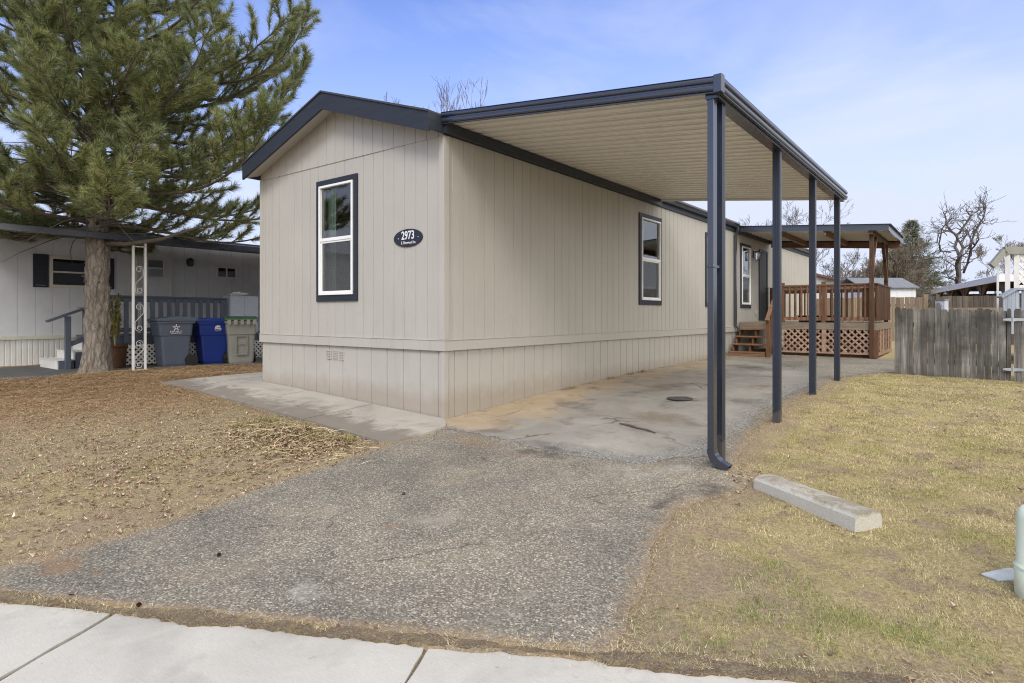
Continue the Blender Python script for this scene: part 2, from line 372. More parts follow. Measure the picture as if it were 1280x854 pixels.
M['fence'] = grained('weathered_fence', (.235, .222, .203), (.065, .061, .057), .9, (38, 38, 1.7), .42, .5, ((.055, .05, .045), 1.3))
M['fence_back'] = grained('back_fence_wood', (.30, .235, .165), (.15, .112, .078), .9, (38, 38, 1.7), .3, .4)
M['fence_dark'] = grained('dark_fence_wood', (.15, .125, .1), (.06, .05, .042), .9, (38, 38, 1.7), .3, .4)
M['galv'] = plain('galvanised_steel', (.45, .47, .5), .4, .1, 8, 0, 40, .7)
M['grey_paint'] = plain('neighbour_grey_paint', (.6, .605, .63), .65, .1, 1.2, .1, 60, 0, .3)
M['grey_skirt'] = plain('neighbour_skirting', (.7, .695, .68), .6, .08, 2)
M['slate_paint'] = plain('slate_paint', (.075, .09, .125), .6, .12, 4, .1, 40)
M['shutter'] = plain('shutter_blue', (.02, .024, .036), .5, .1)
M['cream_trim'] = plain('cream_trim', (.6, .57, .5), .6, .06)
M['white_lattice'] = plain('white_lattice_paint', (.66, .65, .63), .6, .08, 6)
M['white_iron'] = plain('white_iron', (.72, .72, .72), .4, .05)
M['bin_slate'] = plain('bin_slate', (.085, .105, .145), .5, .08, 3, .1, 90)
M['bin_blue'] = plain('bin_blue', (.012, .04, .27), .45, .08, 3, .1, 90)
M['bin_grey'] = plain('bin_grey', (.28, .28, .26), .5, .08, 3, .1, 90)
M['bin_green'] = plain('bin_green', (.055, .11, .05), .5, .08)
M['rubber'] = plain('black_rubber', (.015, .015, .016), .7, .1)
M['black'] = plain('black_metal', (.012, .012, .013), .35, .1)
M['logo'] = plain('white_print', (.75, .75, .76), .5, .02)
M['sign_face'] = plain('sign_face', (.012, .015, .023), .4, .1)
M['sign_letter'] = plain('sign_letter', (.7, .71, .75), .45, .02)
M['pedestal'] = plain('pale_green_plastic', (.78, .86, .68), .5, .05, 4, .05, 60)
M['lid'] = plain('weathered_grey_plastic', (.42, .45, .46), .6, .15, 9, .1, 60)
M['bark'] = m_bark('pine_bark'); M['needles'] = m_needles()
M['limb'] = plain('pine_limb_bark', (.105, .085, .068), .9, .3, 12, .5, 40)
M['bare'] = plain('bare_tree_bark', (.11, .092, .08), .95, .3, 4, .4, 30)
M['bare_brown'] = plain('twig_bark', (.17, .14, .105), .95, .3, 4)
M['shed_wall'] = plain('shed_white', (.72, .73, .76), .7, .04)
M['shed_roof'] = plain('shed_roof', (.17, .18, .2), .9, .2, 8, .3, 40)
M['red_roof'] = plain('red_brown_roof', (.16, .065, .05), .85, .2, 6)
M['tan_wall'] = plain('tan_wall', (.42, .36, .25), .8, .08)
M['blue_grey'] = grained('blue_grey_stain', (.30, .34, .40), (.2, .225, .27), .7, (30, 30, 2), .12, .2)
M['olive_wood'] = plain('olive_trim', (.24, .24, .215), .7, .1)
M['straw'] = m_blades('dry_straw', [(0, (.28, .2, .1)), (.5, (.55, .44, .24)), (1, (.74, .65, .42))])
M['grass'] = m_blades('dormant_grass', [(0, (.06, .045, .025)), (.1, (.22, .165, .08)), (.25, (.48, .385, .19)), (.7, (.68, .57, .315)), (1, (.76, .67, .42))],
                      ([(0, (.14, .14, .04)), (.5, (.34, .32, .10)), (1, (.58, .52, .23))], 1.7, .47, .58))
M['green_grass'] = m_blades('green_grass', [(0, (.11, .15, .035)), (.6, (.21, .26, .07)), (1, (.36, .37, .13))])
M['needle_litter'] = m_blades('needle_litter', [(0, (.15, .085, .045)), (.5, (.45, .29, .15)), (1, (.68, .5, .3))])
M['leaf'] = m_blades('dead_leaf', [(0, (.1, .06, .04)), (.5, (.27, .17, .105)), (.9, (.43, .31, .21)), (1, (.66, .58, .47))])
M['cone'] = plain('pine_cone_scales', (.09, .045, .028), .8, .3, 40, .6, 60)
M['evergreen'] = m_blades('spruce_needles', [(0, (.06, .075, .04)), (.6, (.12, .13, .065)), (1, (.21, .2, .1))])
M['yellow_leaf'] = m_blades('drying_plant', [(0, (.1, .12, .03)), (.6, (.24, .2, .07)), (1, (.4, .32, .14))])
M['stone'] = plain('stone', (.3, .28, .23), .9, .3, 12)

# ------------------------------------------------------------------ mesh builder
class MB:
    def __init__(s): s.v = []; s.f = []
    def quad(s, *p):
        n = len(s.v); s.v += [tuple(q) for q in p]; s.f.append(tuple(range(n, n+len(p))))
    def hexa(s, p):          # 8 points: bottom 4 ccw, top 4 ccw
        n = len(s.v); s.v += [tuple(q) for q in p]
        for f in ((3, 2, 1, 0), (4, 5, 6, 7), (0, 1, 5, 4), (1, 2, 6, 5), (2, 3, 7, 6), (3, 0, 4, 7)):
            s.f.append(tuple(n+i for i in f))
        return s
    def box(s, x0, x1, y0, y1, z0, z1):
        return s.hexa([(x0, y0, z0), (x1, y0, z0), (x1, y1, z0), (x0, y1, z0), (x0, y0, z1), (x1, y0, z1), (x1, y1, z1), (x0, y1, z1)])
    def pbox(s, P, a0, a1, d0, d1, z0, z1):
        return s.hexa([P(a0, d1, z0), P(a1, d1, z0), P(a1, d0, z0), P(a0, d0, z0), P(a0, d1, z1), P(a1, d1, z1), P(a1, d0, z1), P(a0, d0, z1)])
    def bar(s, a, b, w, h, up=(0, 0, 1)):   # rectangular bar from a to b
        a = Vector(a); b = Vector(b); d = (b-a).normalized(); u = Vector(up)
        sd = d.cross(u)
        if sd.length < 1e-4: sd = d.cross(Vector((1, 0, 0)))
        sd.normalize(); u = sd.cross(d).normalized()
        sd *= w/2; u *= h/2
        return s.hexa([a-sd-u, a+sd-u, b+sd-u, b-sd-u, a-sd+u, a+sd+u, b+sd+u, b-sd+u])
    def tube(s, pts, rad, n=8, cap=True):
        pts = [Vector(p) for p in pts]
        if isinstance(rad, (int, float)): rad = [rad]*len(pts)
        rings = []; ref = None
        for i, p in enumerate(pts):
            d = (pts[min(i+1, len(pts)-1)]-pts[max(i-1, 0)])
            if d.length < 1e-7: d = Vector((0, 0, 1))
            d.normalize()
            if ref is None:
                ref = Vector((1, 0, 0)) if abs(d.x) < .8 else Vector((0, 1, 0))
            u = (ref-d*ref.dot(d))
            if u.length < 1e-4: u = d.orthogonal()
            u.normalize(); w = d.cross(u); ref = u
            b = len(s.v)
            for k in range(n):
                t = 2*PI*k/n
                q = p+(u*math.cos(t)+w*math.sin(t))*rad[i]
                s.v.append((q.x, q.y, q.z))
            rings.append(b)
        for i in range(len(rings)-1):
            a, b = rings[i], rings[i+1]
            for k in range(n):
                k2 = (k+1) % n
                s.f.append((a+k, a+k2, b+k2, b+k))
        if cap:
            s.f.append(tuple(rings[0]+k for k in reversed(range(n)))); s.f.append(tuple(rings[-1]+k for k in range(n)))
        return s
    def lathe(s, prof, c, n=24, cap=True):  # prof: (r, z)
        b0 = len(s.v)
        for r, z in prof:
            for k in range(n):
                t = 2*PI*k/n; s.v.append((c[0]+r*math.cos(t), c[1]+r*math.sin(t), c[2]+z))
        for i in range(len(prof)-1):
            for k in range(n):
                k2 = (k+1) % n
                s.f.append((b0+i*n+k, b0+i*n+k2, b0+(i+1)*n+k2, b0+(i+1)*n+k))
        if cap:
            s.f.append(tuple(b0+k for k in reversed(range(n)))); s.f.append(tuple(b0+(len(prof)-1)*n+k for k in range(n)))
        return s
    def prism(s, poly, off):      # poly: list of 3D points, extruded by vector off
        n = len(s.v); k = len(poly); o = Vector(off)
        s.v += [tuple(p) for p in poly]+[tuple(Vector(p)+o) for p in poly]
        s.f.append(tuple(range(n, n+k))); s.f.append(tuple(n+k+i for i in reversed(range(k))))
        for i in range(k):
            j = (i+1) % k; s.f.append((n+j, n+i, n+k+i, n+k+j))
        return s
    def build(s, name, mat, parent=None, smooth=False, bevel=0, origin=None):
        o0 = Vector(origin) if origin is not None else (Vector(parent['_o']) if parent is not None and '_o' in parent else Vector((0, 0, 0)))
        me = bpy.data.meshes.new(name)
        if o0.length: vv = [(v[0]-o0.x, v[1]-o0.y, v[2]-o0.z) for v in s.v]
        else: vv = s.v
        me.from_pydata(vv, [], s.f); me.update()
        return finish(name, me, mat, parent, smooth, bevel, o0, origin)
def finish(name, me, mat, parent=None, smooth=False, bevel=0, o0=Vector((0, 0, 0)), origin=None):
    if isinstance(mat, str): mat = M[mat]
    me.materials.append(mat)
    if smooth: me.polygons.foreach_set('use_smooth', [True]*len(me.polygons))
    o = bpy.data.objects.new(name, me); COL.objects.link(o)
    if parent is not None: o.parent = parent; o['_o'] = list(o0)
    elif origin is not None: o.location = o0; o['_o'] = list(o0)
    else: o['_o'] = [0, 0, 0]
    if bevel:
        b = o.modifiers.new('b', 'BEVEL'); b.width = bevel; b.segments = 2; b.limit_method = 'ANGLE'
    return o
def tag(o, label=None, cat=None, group=None, kind=None):
    if label: o['label'] = label
    if cat: o['category'] = cat
    if group: o['group'] = group
    if kind: o['kind'] = kind
    return o
def thing(name, loc, label, cat, group=None):
    o = bpy.data.objects.new(name, None); COL.objects.link(o); o.empty_display_size = .1
    o.location = loc; o['_o'] = list(loc)
    return tag(o, label, cat, group)
def fast_mesh(name, verts, faces_n, mat, parent=None):
    """verts: (N*k,3) array, every k consecutive verts form one face"""
    k = faces_n; nv = len(verts); nf = nv//k
    me = bpy.data.meshes.new(name)
    o0 = np.array(parent['_o']) if parent is not None else np.zeros(3)
    me.vertices.add(nv); me.vertices.foreach_set('co', (verts-o0).astype(np.float32).ravel())
    me.loops.add(nv); me.loops.foreach_set('vertex_index', np.arange(nv, dtype=np.int32))
    me.polygons.add(nf); me.polygons.foreach_set('loop_start', (np.arange(nf)*k).astype(np.int32))
    try: me.polygons.foreach_set('loop_total', np.full(nf, k, dtype=np.int32))
    except Exception: pass
    me.update(calc_edges=True); me.validate()
    return finish(name, me, mat, parent, o0=Vector(o0))

# text as mesh in a plane: origin, right vector, up vector
def lettering(text, size, org, right, up, depth, mat, parent, name='lettering', align='CENTER', xs=1.0, bold=0):
    cu = bpy.data.curves.new('t', 'FONT'); cu.body = text; cu.size = size; cu.align_x = align; cu.align_y = 'CENTER'; cu.extrude = depth; cu.offset = bold
    cu.resolution_u = 3
    to = bpy.data.objects.new('t', cu); COL.objects.link(to)
    bpy.context.view_layer.update()
    me = bpy.data.meshes.new_from_object(to.evaluated_get(bpy.context.evaluated_depsgraph_get()))
    bpy.data.objects.remove(to); bpy.data.curves.remove(cu)
    r = Vector(right).normalized()*xs; u = Vector(up).normalized(); n = r.cross(u).normalized()
    mt = Matrix(((r.x, u.x, n.x, 0), (r.y, u.y, n.y, 0), (r.z, u.z, n.z, 0), (0, 0, 0, 1)))
    o0 = Vector(parent['_o'])
    me.transform(Matrix.Translation(Vector(org)-o0) @ mt)
    me.materials.clear()
    return finish(name, me, mat, parent, o0=o0)

# ------------------------------------------------------------------ terrain
_P = np.array([-30, .70, .74, 2.3, 5.4, 7.05, 8.8, 10, 12, 15, 18, 30, 900])
_Z = np.array([-.33, -.33, -.115, -.107, -.054, .05, .195, .225, .225, .25, .3, .4, .4])
_pp = np.arange(-5, 60, .02); _zz = np.interp(_pp, _P, _Z)
_k = np.exp(-.5*(np.arange(-40, 41)*.02/.3)**2); _k /= _k.sum()
_zs = np.convolve(np.pad(_zz, 40, 'edge'), _k, 'valid')
_zs = np.where(_pp < 1.6, _zz, _zs)
def roadp(x, y): return -.4634*(x-5.09)+.886*(y+5.26)
def roadt(x, y): return .886*(x-5.09)+.4634*(y+5.26)
def from_pt(p, t): return (5.09-.4634*p+.886*t, -5.26+.886*p+.4634*t)
def base_z(x, y):
    x = np.asarray(x, float); y = np.asarray(y, float)
    return np.interp(roadp(x, y), _pp, _zs)-.07*np.exp(-((x-.3)**2+(y-2.2)**2)/5.12)
def bz(x, y): return float(base_z(x, y))
_tab = np.random.default_rng(3).random((64, 64))
def vnoise(x, y, s):
    x = np.asarray(x)*s+100; y = np.asarray(y)*s+100
    i = np.floor(x).astype(int); j = np.floor(y).astype(int); fx = x-i; fy = y-j
    fx = fx*fx*(3-2*fx); fy = fy*fy*(3-2*fy)
    g = lambda a, b: _tab[a % 64, b % 64]
    return (g(i, j)*(1-fx)+g(i+1, j)*fx)*(1-fy)+(g(i, j+1)*(1-fx)+g(i+1, j+1)*fx)*fy
def fbm(x, y, s, o=4):
    r = 0; a = .5; t = 0
    for k in range(o): r = r+a*vnoise(x+k*7.3, y-k*3.1, s*2**k); t += a; a *= .5
    return r/t
def wobble(poly, step=.09, amp=.03, seed=1, closed=True, keep=()):
    r = random.Random(seed); out = []
    n = len(poly)
    for i in range(n):
        a = Vector(poly[i]); b = Vector(poly[(i+1) % n])
        L = (b-a).length; k = max(1, int(L/step)); nn = Vector((-(b-a).y, (b-a).x)).normalized()
        for j in range(k):
            p = a+(b-a)*(j/k)
            am = 0 if i in keep else amp
            o = am*2*(float(fbm(p.x+seed*5, p.y, 2.2, 4))-.5)*2+r.uniform(-am, am)*.35
            p = p+nn*o; out.append((p.x, p.y))
    return out
def inside(poly, x, y):
    px = np.array([p[0] for p in poly]); py = np.array([p[1] for p in poly])
    qx = np.roll(px, -1); qy = np.roll(py, -1); r = np.zeros(len(x), bool)
    for a, b, c, d in zip(px, py, qx, qy):
        if b == d: continue
        m = ((b > y) != (d > y)) & (x < (c-a)*(y-b)/(d-b)+a); r ^= m
    return r
def edge_dist(poly, x, y, idx=None):
    d = np.full(len(x), 9.0); n = len(poly)
    for i in range(n):
        if idx is not None and i not in idx: continue
        ax, ay = poly[i]; bx, by = poly[(i+1) % n]
        vx, vy = bx-ax, by-ay; L = vx*vx+vy*vy+1e-9
        t = np.clip(((x-ax)*vx+(y-ay)*vy)/L, 0, 1)
        d = np.minimum(d, np.hypot(x-ax-t*vx, y-ay-t*vy))
    return d
def sheet(name, poly, lift, mat, grid=.12, attrs=None, thick=0, zfun=None, skirt=.06):
    xs = [p[0] for p in poly]; ys = [p[1] for p in poly]
    gx, gy = np.meshgrid(np.arange(min(xs), max(xs), grid), np.arange(min(ys), max(ys), grid)); gx = gx.ravel(); gy = gy.ravel()
    ok = inside(poly, gx, gy) & (edge_dist(poly, gx, gy) > grid*.35)
    n = len(poly)
    pts = [Vector(p) for p in poly]+[Vector((a, b)) for a, b in zip(gx[ok], gy[ok])]
    v, e, f, *_ = delaunay_2d_cdt(pts, [(i, (i+1) % n) for i in range(n)], [], 1, 1e-5)
    X = np.array([p.x for p in v]); Y = np.array([p.y for p in v]); Z = (zfun or base_z)(X, Y)+lift
    vv = [(float(a), float(b), float(c)) for a, b, c in zip(X, Y, Z)]
    ff = [tuple(q) for q in f]
    # skirt down along the outline
    cnt = {}
    for q in ff:
        for i in range(len(q)):
            a, b = q[i], q[(i+1) % len(q)]; k = (min(a, b), max(a, b)); cnt.setdefault(k, []).append((a, b))
    low = {}
    for k, l in cnt.items():
        if len(l) == 1:
            a, b = l[0]
            for q in (a, b):
                if q not in low: low[q] = len(vv); vv.append((vv[q][0], vv[q][1], vv[q][2]-skirt))
            ff.append((b, a, low[a], low[b]))
    me = bpy.data.meshes.new(name); me.from_pydata(vv, [], ff); me.update()
    if attrs:
        X = np.array([p[0] for p in vv]); Y = np.array([p[1] for p in vv])
        for nm, fn in attrs.items():
            at = me.attributes.new(nm, 'FLOAT', 'POINT'); at.data.foreach_set('value', fn(X, Y).astype(np.float32))
    return finish(name, me, mat)

# paved outlines (metres, house frame: x out from the long wall, y along it)
DRIVE = [(1.0, -4.53), (.84, -4.34), (.87, -4.13), (.85, -3.85), (.83, -3.57), (.77, -3.23), (.56, -2.63), (.44, -2.03), (.38, -1.54), (.29, -1.15), (.30, -.5),
         (.10, -.2), (-.02, .05), (-.02, 11.2), (4.1, 11.2), (3.85, 8.0), (3.41, 7.31), (3.16, 6.09), (3.18, 4.02), (3.13, 2.64), (3.16, 1.34), (3.34, .25), (3.60, -.38), (3.62, -.62), (3.47, -.95), (3.42, -1.2),
         (3.52, -1.69), (3.66, -2.23), (3.8, -2.66), (3.96, -3.10)]
SLAB = [(.12, -.24), (.31, -.28), (1.01, -.25), (1.54, -.34), (1.8, -.37), (2.44, -.27), (2.68, -.28), (3.02, .3), (3.0, 1.5), (2.98, 3), (3.02, 5.2), (2.7, 6.9), (1.6, 8.2), (.6, 9.0), (-.01, 9.2), (-.01, .05)]
WALK = [(-5.35, -.98), (.28, -1.12), (.34, -.75), (.27, -.27), (.14, -.13), (-.0, .02), (-4.03, .02), (-4.03, .95), (-5.25, .95)]
NEIGH = [(-10.6, -7), (-7.9, -7), (-8.0, -2.5), (-7.6, -1.75), (-8.1, -1.0), (-7.75, -.1), (-7.7, .7), (-7.3, 1.9), (-7.2, 8), (-10.6, 8)]
drive_w = wobble(DRIVE, .08, .045, 2, keep=(11, 12, 13))
slab_w = wobble(SLAB, .08, .06, 3, keep=(14, 15))
neigh_w = wobble(NEIGH, .12, .05, 4)
LAWN_MASKS = [DRIVE, WALK, NEIGH]
TREE = (-8.02, -1.07)

# ground: one sheet to the horizon
def axis(a, b, h, far):
    c = list(np.arange(a, b+1e-6, h)); s = h
    lo = []; hi = []; x = a
    while x > -far: s *= 1.25; x -= s; lo.append(x)
    s = h; x = b
    while x < far: s *= 1.25; x += s; hi.append(x)
    return np.array(lo[::-1]+c+hi)
ax = axis(-12, 9, .085, 420); ay = axis(-6, 13, .085, 420)
GX, GY = np.meshgrid(ax, ay); gx = GX.ravel(); gy = GY.ravel()
paved = np.zeros(len(gx), bool); dpav = np.full(len(gx), 9.0)
near = (gx > -13) & (gx < 10) & (gy > -7) & (gy < 14)
for pl in LAWN_MASKS:
    ins = np.zeros(len(gx), bool); ins[near] = inside(pl, gx[near], gy[near]); paved |= ins
    dd = np.full(len(gx), 9.0); dd[near] = edge_dist(pl, gx[near], gy[near]); dpav = np.minimum(dpav, dd)
pr = roadp(gx, gy)
und = (fbm(gx, gy, 1.5, 4)-.5)*.05+(fbm(gx+9, gy, 7, 3)-.5)*.025+.008
mask = np.where(paved, 0, np.clip(dpav/.35, 0, 1))*np.clip((pr-2.5)/.3, 0, 1)
house_in = (gx > -4.3) & (gx < .0) & (gy > 0)
gz = base_z(gx, gy)+und*mask*~house_in-np.where(paved & (dpav > .06), .03, 0)
gz = np.where(pr < 2.46, gz-.03, gz)
nx = len(ax); ny = len(ay)
idx = np.arange(nx*ny).reshape(ny, nx)
fc = np.stack([idx[:-1, :-1], idx[:-1, 1:], idx[1:, 1:], idx[1:, :-1]], -1).reshape(-1, 4)
me = bpy.data.meshes.new('ground'); me.from_pydata(np.stack([gx, gy, gz], -1).tolist(), [], fc.tolist()); me.update()
def bare_f(x, y):
    p = roadp(x, y)
    dd = np.full(len(x), 9.0); q = (x > -13) & (x < 10) & (y > -7) & (y < 14)
    dd[q] = np.minimum(edge_dist(DRIVE, x[q], y[q]), 9)
    left = (x < 1.0)
    v = np.where(left, np.clip(1.0-dd/1.3, 0, 1)*.5+.18, np.clip(1-dd/.55, 0, 1)*.85)
    v = np.maximum(v, np.clip(1-np.abs(p-2.5)/.35, 0, 1)*.9)
    v = np.maximum(v, np.clip(1-np.hypot(x-4.0, y+2.1)/.9, 0, 1)*.8)
    v = np.maximum(v, np.clip(1-np.hypot(x-3.8, y-.35)/.7, 0, 1)*.5)
    return v
def litter_f(x, y):
    d = np.hypot((x-TREE[0])*.8, (y-TREE[1]))
    return np.clip(1.2-d/4.6, 0, 1)*(x < -1.6)
for nm, fn in (('bare', bare_f), ('litter', litter_f)):
    at = me.attributes.new(nm, 'FLOAT', 'POINT'); at.data.foreach_set('value', fn(gx, gy).astype(np.float32))
g = finish('ground', me, 'ground', smooth=True); g['kind'] = 'structure'
g['label'] = 'dormant straw coloured lawn and bare soil around the homes'

def dirt_f(x, y):
    p = roadp(x, y)
    d = np.maximum(np.clip(1-np.abs(p-2.5)/.14, 0, 1), 0)
    d = np.maximum(d, np.clip(1-edge_dist(DRIVE, x, y, set(list(range(0, 10))+list(range(18, 29))))/.2, 0, 1)*.7)
    d = np.maximum(d, np.clip(1-edge_dist([(.1, -.2), (-.02, 11)], x, y, {0})/.2, 0, 1)*.6)
    d = np.maximum(d, np.clip(1-np.hypot(x-.75, y+.2)/.9, 0, 1)*.5)
    d = np.maximum(d, np.clip(1-np.hypot(x-3.4, y+.85)/.45, 0, 1)*.3)
    return d
def spots(*l):
    def f(x, y):
        v = np.zeros(len(x))
        for a, b, ra, rb, k in l: v = np.maximum(v, k*np.clip(1.25-np.hypot((x-a)/ra, (y-b)/rb), 0, 1))
        return v
    return f
o = sheet('driveway', drive_w, .014, 'asphalt', .1, {'dirt': dirt_f, 'rust': spots((2.07, -2.62, .10, .08, 1), (1.05, -4.15, .28, .16, 1), (1.35, -4.05, .1, .08, .9), (1.0, -.55, .5, .25, .75), (2.9, -1.6, .12, .06, .9), (1.6, -.65, .4, .1, .6)),
    'dark': spots((3.45, -.62, .22, .3, 1), (1.75, -.5, .4, .14, .9), (2.3, -.5, .3, .08, .8), (3.3, -1.05, .12, .5, .8)), 'pale': spots((2.43, -3.5, .18, .12, .95), (2.75, -.55, .5, .2, .8), (3.0, -.2, .25, .3, .8))}); tag(o, 'worn grey asphalt driveway with exposed stones', None, None, 'structure')
def slab_edge(x, y): return np.clip(1-edge_dist(SLAB, x, y, set(range(1, 14)))/np.where(x < 1.6, .16, .55), 0, 1)
o = sheet('carport_floor', slab_w, .0172, 'slab', .12, {'edge': slab_edge, 'brown': spots((2.05, 1.6, .5, .38, 1), (1.2, 3.6, .3, .9, .8), (.7, .3, .5, .3, .6), (2.5, 4.2, .4, .5, .7)), 'dark': spots((1.83, 2.75, .3, .22, .9), (1.75, -.32, .45, .09, 1), (1.5, 7.2, .7, .6, .8), (2.2, .95, .2, .06, .6))}, skirt=.001); tag(o, 'stained tan and grey floor under the carport', None, None, 'structure')
o = sheet('neighbour_driveway', neigh_w, .012, 'street', .3); tag(o, 'dark asphalt strip beside the grey house', None, None, 'structure')
# walkway slabs
mbx = None
def slabs(name, polys, lift, mat, label, zf=None):
    objs = []
    for i, pl in enumerate(polys):
        objs.append(sheet(name, wobble(pl, .07, .008, 5+i), lift, mat, .2, None, 0, zf, .14))
    # join as one mesh
    vs = []; fs = []
    for ob in objs:
        n = len(vs); vs += [tuple(v.co) for v in ob.data.vertices]; fs += [tuple(n+i for i in p.vertices) for p in ob.data.polygons]
    for ob in objs: m_ = ob.data; bpy.data.objects.remove(ob); bpy.data.meshes.remove(m_)
    me = bpy.data.meshes.new(name); me.from_pydata(vs, [], fs); me.update()
    return tag(finish(name, me, mat), label, None, None, 'structure')
slabs('walkway', [[(-5.35, -.98), (-4.47, -.93), (-4.75, .93), (-5.25, .95)], [(-4.445, -.95), (-2.81, -.99), (-2.775, -.0), (-4.06, -.0), (-4.06, .95), (-4.725, .95)],
                  [(-2.79, -.985), (-1.30, -1.06), (-1.315, -.0), (-2.755, -.0)], [(-1.28, -1.06), (-.4, -1.12), (.2, -1.16), (.33, -1.0), (.36, -.7), (.28, -.27), (.15, -.12), (.0, -.0), (-1.295, -.0)]],
      .036, 'walk', 'stained concrete walkway along the front of the tan house')
def swz(x, y): return np.full(np.shape(x), -.1)
sl = []
for k in range(-9, 9):
    t0 = -.8+1.533*k+.012; t1 = t0+1.533-.026
    sl.append([from_pt(.92, t0), from_pt(.92, t1), from_pt(2.47, t1), from_pt(2.47, t0)])
slabs('sidewalk', sl, 0, 'sidewalk', 'pale concrete sidewalk along the street', swz)
mb = MB(); a = from_pt(.70, -16); b = from_pt(.90, -16); c = from_pt(.90, 16); d = from_pt(.70, 16)
mb.hexa([(*a, -.5), (*b, -.5), (*c, -.5), (*d, -.5), (*a, -.105), (*b, -.105), (*c, -.105), (*d, -.105)])
tag(mb.build('kerb', 'sidewalk', bevel=.02), None, None, None, 'structure')
mb = MB()
for k in range(-9, 10):
    t0 = -.8+1.533*k; mb.box(-.0, .03, 0, 1.54, -.16, -.112); n0 = len(mb.v)-8
    for i in range(n0, n0+8):
        q = mb.v[i]; x_, y_ = from_pt(.925+q[1], t0-.016+q[0]); mb.v[i] = (x_, y_, q[2])
tag(mb.build('joint_soil', 'soil'), None, None, None, 'structure')
mb = MB(); a = from_pt(-9, -60); b = from_pt(.69, -60); c = from_pt(.69, 60); d = from_pt(-9, 60)
mb.quad((*a, -.26), (*b, -.26), (*c, -.26), (*d, -.26)); tag(mb.build('street', 'street'), None, None, None, 'structure')
# crumbly soil strip that creeps over the sidewalk's back edge
st = [from_pt(2.475, -4.2), from_pt(2.46, -1.2), from_pt(2.458, .5), from_pt(2.455, 1.05), from_pt(2.53, 1.05), from_pt(2.525, .2), from_pt(2.50, -.6), from_pt(2.505, -2.4), from_pt(2.58, -3.3), from_pt(2.66, -4.2)]
st = wobble(st, .03, .028, 9)
def stz(x, y):
    return base_z(x, y)+.024+(fbm(x, y, 9, 3)-.5)*.03
o = sheet('soil_strip', st, -.004, 'soil', .05, None, 0, stz, .08); tag(o, None, None, None, 'structure')

# ------------------------------------------------------------------ shared building pieces
def siding(mb, P, a0, a1, zb, zt, holes=(), pitch=.203, gw=.011, gd=.007, start=None):
    """grooved panel: zb / zt are numbers or functions of a; holes = (a0,a1,z0,z1)"""
    fb = zb if callable(zb) else (lambda a: zb); ft = zt if callable(zt) else (lambda a: zt)
    pts = [(a0, 0.0), (a1, 0.0)]
    g = (start if start is not None else a0+pitch*.5)
    while g < a1-gw:
        if g > a0+gw and not any(abs(g-h[0]) < gw or abs(g-h[1]) < gw for h in holes):
            pts += [(g-gw/2, 0), (g-gw/4, -gd), (g+gw/4, -gd), (g+gw/2, 0)]
        g += pitch
    for h in holes: pts += [(h[0], 0), (h[1], 0)]
    if callable(zt): pts += [(k, 0) for k in getattr(zt, 'knots', ())]
    pts = sorted(set(pts))
    for (a, d), (b, e) in zip(pts[:-1], pts[1:]):
        if b-a < 1e-5: continue
        m = (a+b)/2; cuts = [h for h in holes if h[0]-1e-6 <= m <= h[1]+1e-6]
        za, zb2 = fb(a), fb(b)
        for h in sorted(cuts, key=lambda h: h[2]):
            mb.quad(P(a, d, za), P(b, e, zb2), P(b, e, h[2]), P(a, d, h[2])); za = zb2 = h[3]
        mb.quad(P(a, d, za), P(b, e, zb2), P(b, e, ft(b)), P(a, d, ft(a)))

def ring(mb, P, a0, a1, z0, z1, w, d0, d1, wb=None):
    wb = w if wb is None else wb
    mb.pbox(P, a0, a1, d0, d1, z1-w, z1); mb.pbox(P, a0, a1, d0, d1, z0, z0+wb)
    mb.pbox(P, a0, a0+w, d0, d1, z0+wb, z1-w); mb.pbox(P, a1-w, a1, d0, d1, z0+wb, z1-w)

def window(parent, P, a0, a1, z0, z1, trim='navy_wood', tw=.085, curtain=None, screen=True, label=None, frame='white'):
    mb = MB(); ring(mb, P, a0, a1, z0, z1, tw, .0015, .024, tw+.01)
    # inner reveal back to the room
    w = mb.build('window', trim, parent, bevel=.002)
    if label: w['label'] = label
    i0, i1, j0, j1 = a0+tw-.004, a1-tw+.004, z0+tw+.006, z1-tw+.004
    mb = MB(); ring(mb, P, i0, i1, j0, j1, .031, -.06, .044)
    zm = j0+(j1-j0)*.505
    mb.pbox(P, i0+.031, i1-.031, -.03, .036, zm-.024, zm+.022)
    mb.build('frame', frame, w, bevel=.003)
    mb = MB(); ring(mb, P, i0+.031, i1-.031, j0+.031, zm-.024, .026, -.03, .026)
    mb.build('sash', frame, w, bevel=.003)
    mb = MB(); mb.quad(P(i0+.03, .004, zm+.02), P(i1-.03, .004, zm+.02), P(i1-.03, .004, j1-.03), P(i0+.03, .004, j1-.03))
    mb.quad(P(i0+.06, .0, j0+.06), P(i1-.06, .0, j0+.06), P(i1-.06, .0, zm-.05), P(i0+.06, .0, zm-.05)); mb.build('pane', 'glass', w)
    if screen:
        mb = MB(); mb.quad(P(i0+.06, .016, j0+.06), P(i1-.06, .016, j0+.06), P(i1-.06, .016, zm-.05), P(i0+.06, .016, zm-.05)); mb.build('insect_screen', 'screen', w)
    if curtain:
        ca, cb, mat = curtain; mb = MB(); n = max(8, int((cb-ca)/.02)); pr = None
        for k in range(n+1):
            a = ca+(cb-ca)*k/n; d = -.14+.018*math.sin(k*1.25)
            if pr: mb.quad(P(pr[0], pr[1], j0-.05), P(a, d, j0-.05), P(a, d, j1+.05), P(pr[0], pr[1], j1+.05))
            pr = (a, d)
        mb.build('curtain', mat, w, smooth=True)
    return w
def hole(a0, a1, z0, z1, tw=.085): return (a0+tw+.01, a1-tw-.01, z0+tw+.02, z1-tw-.01)

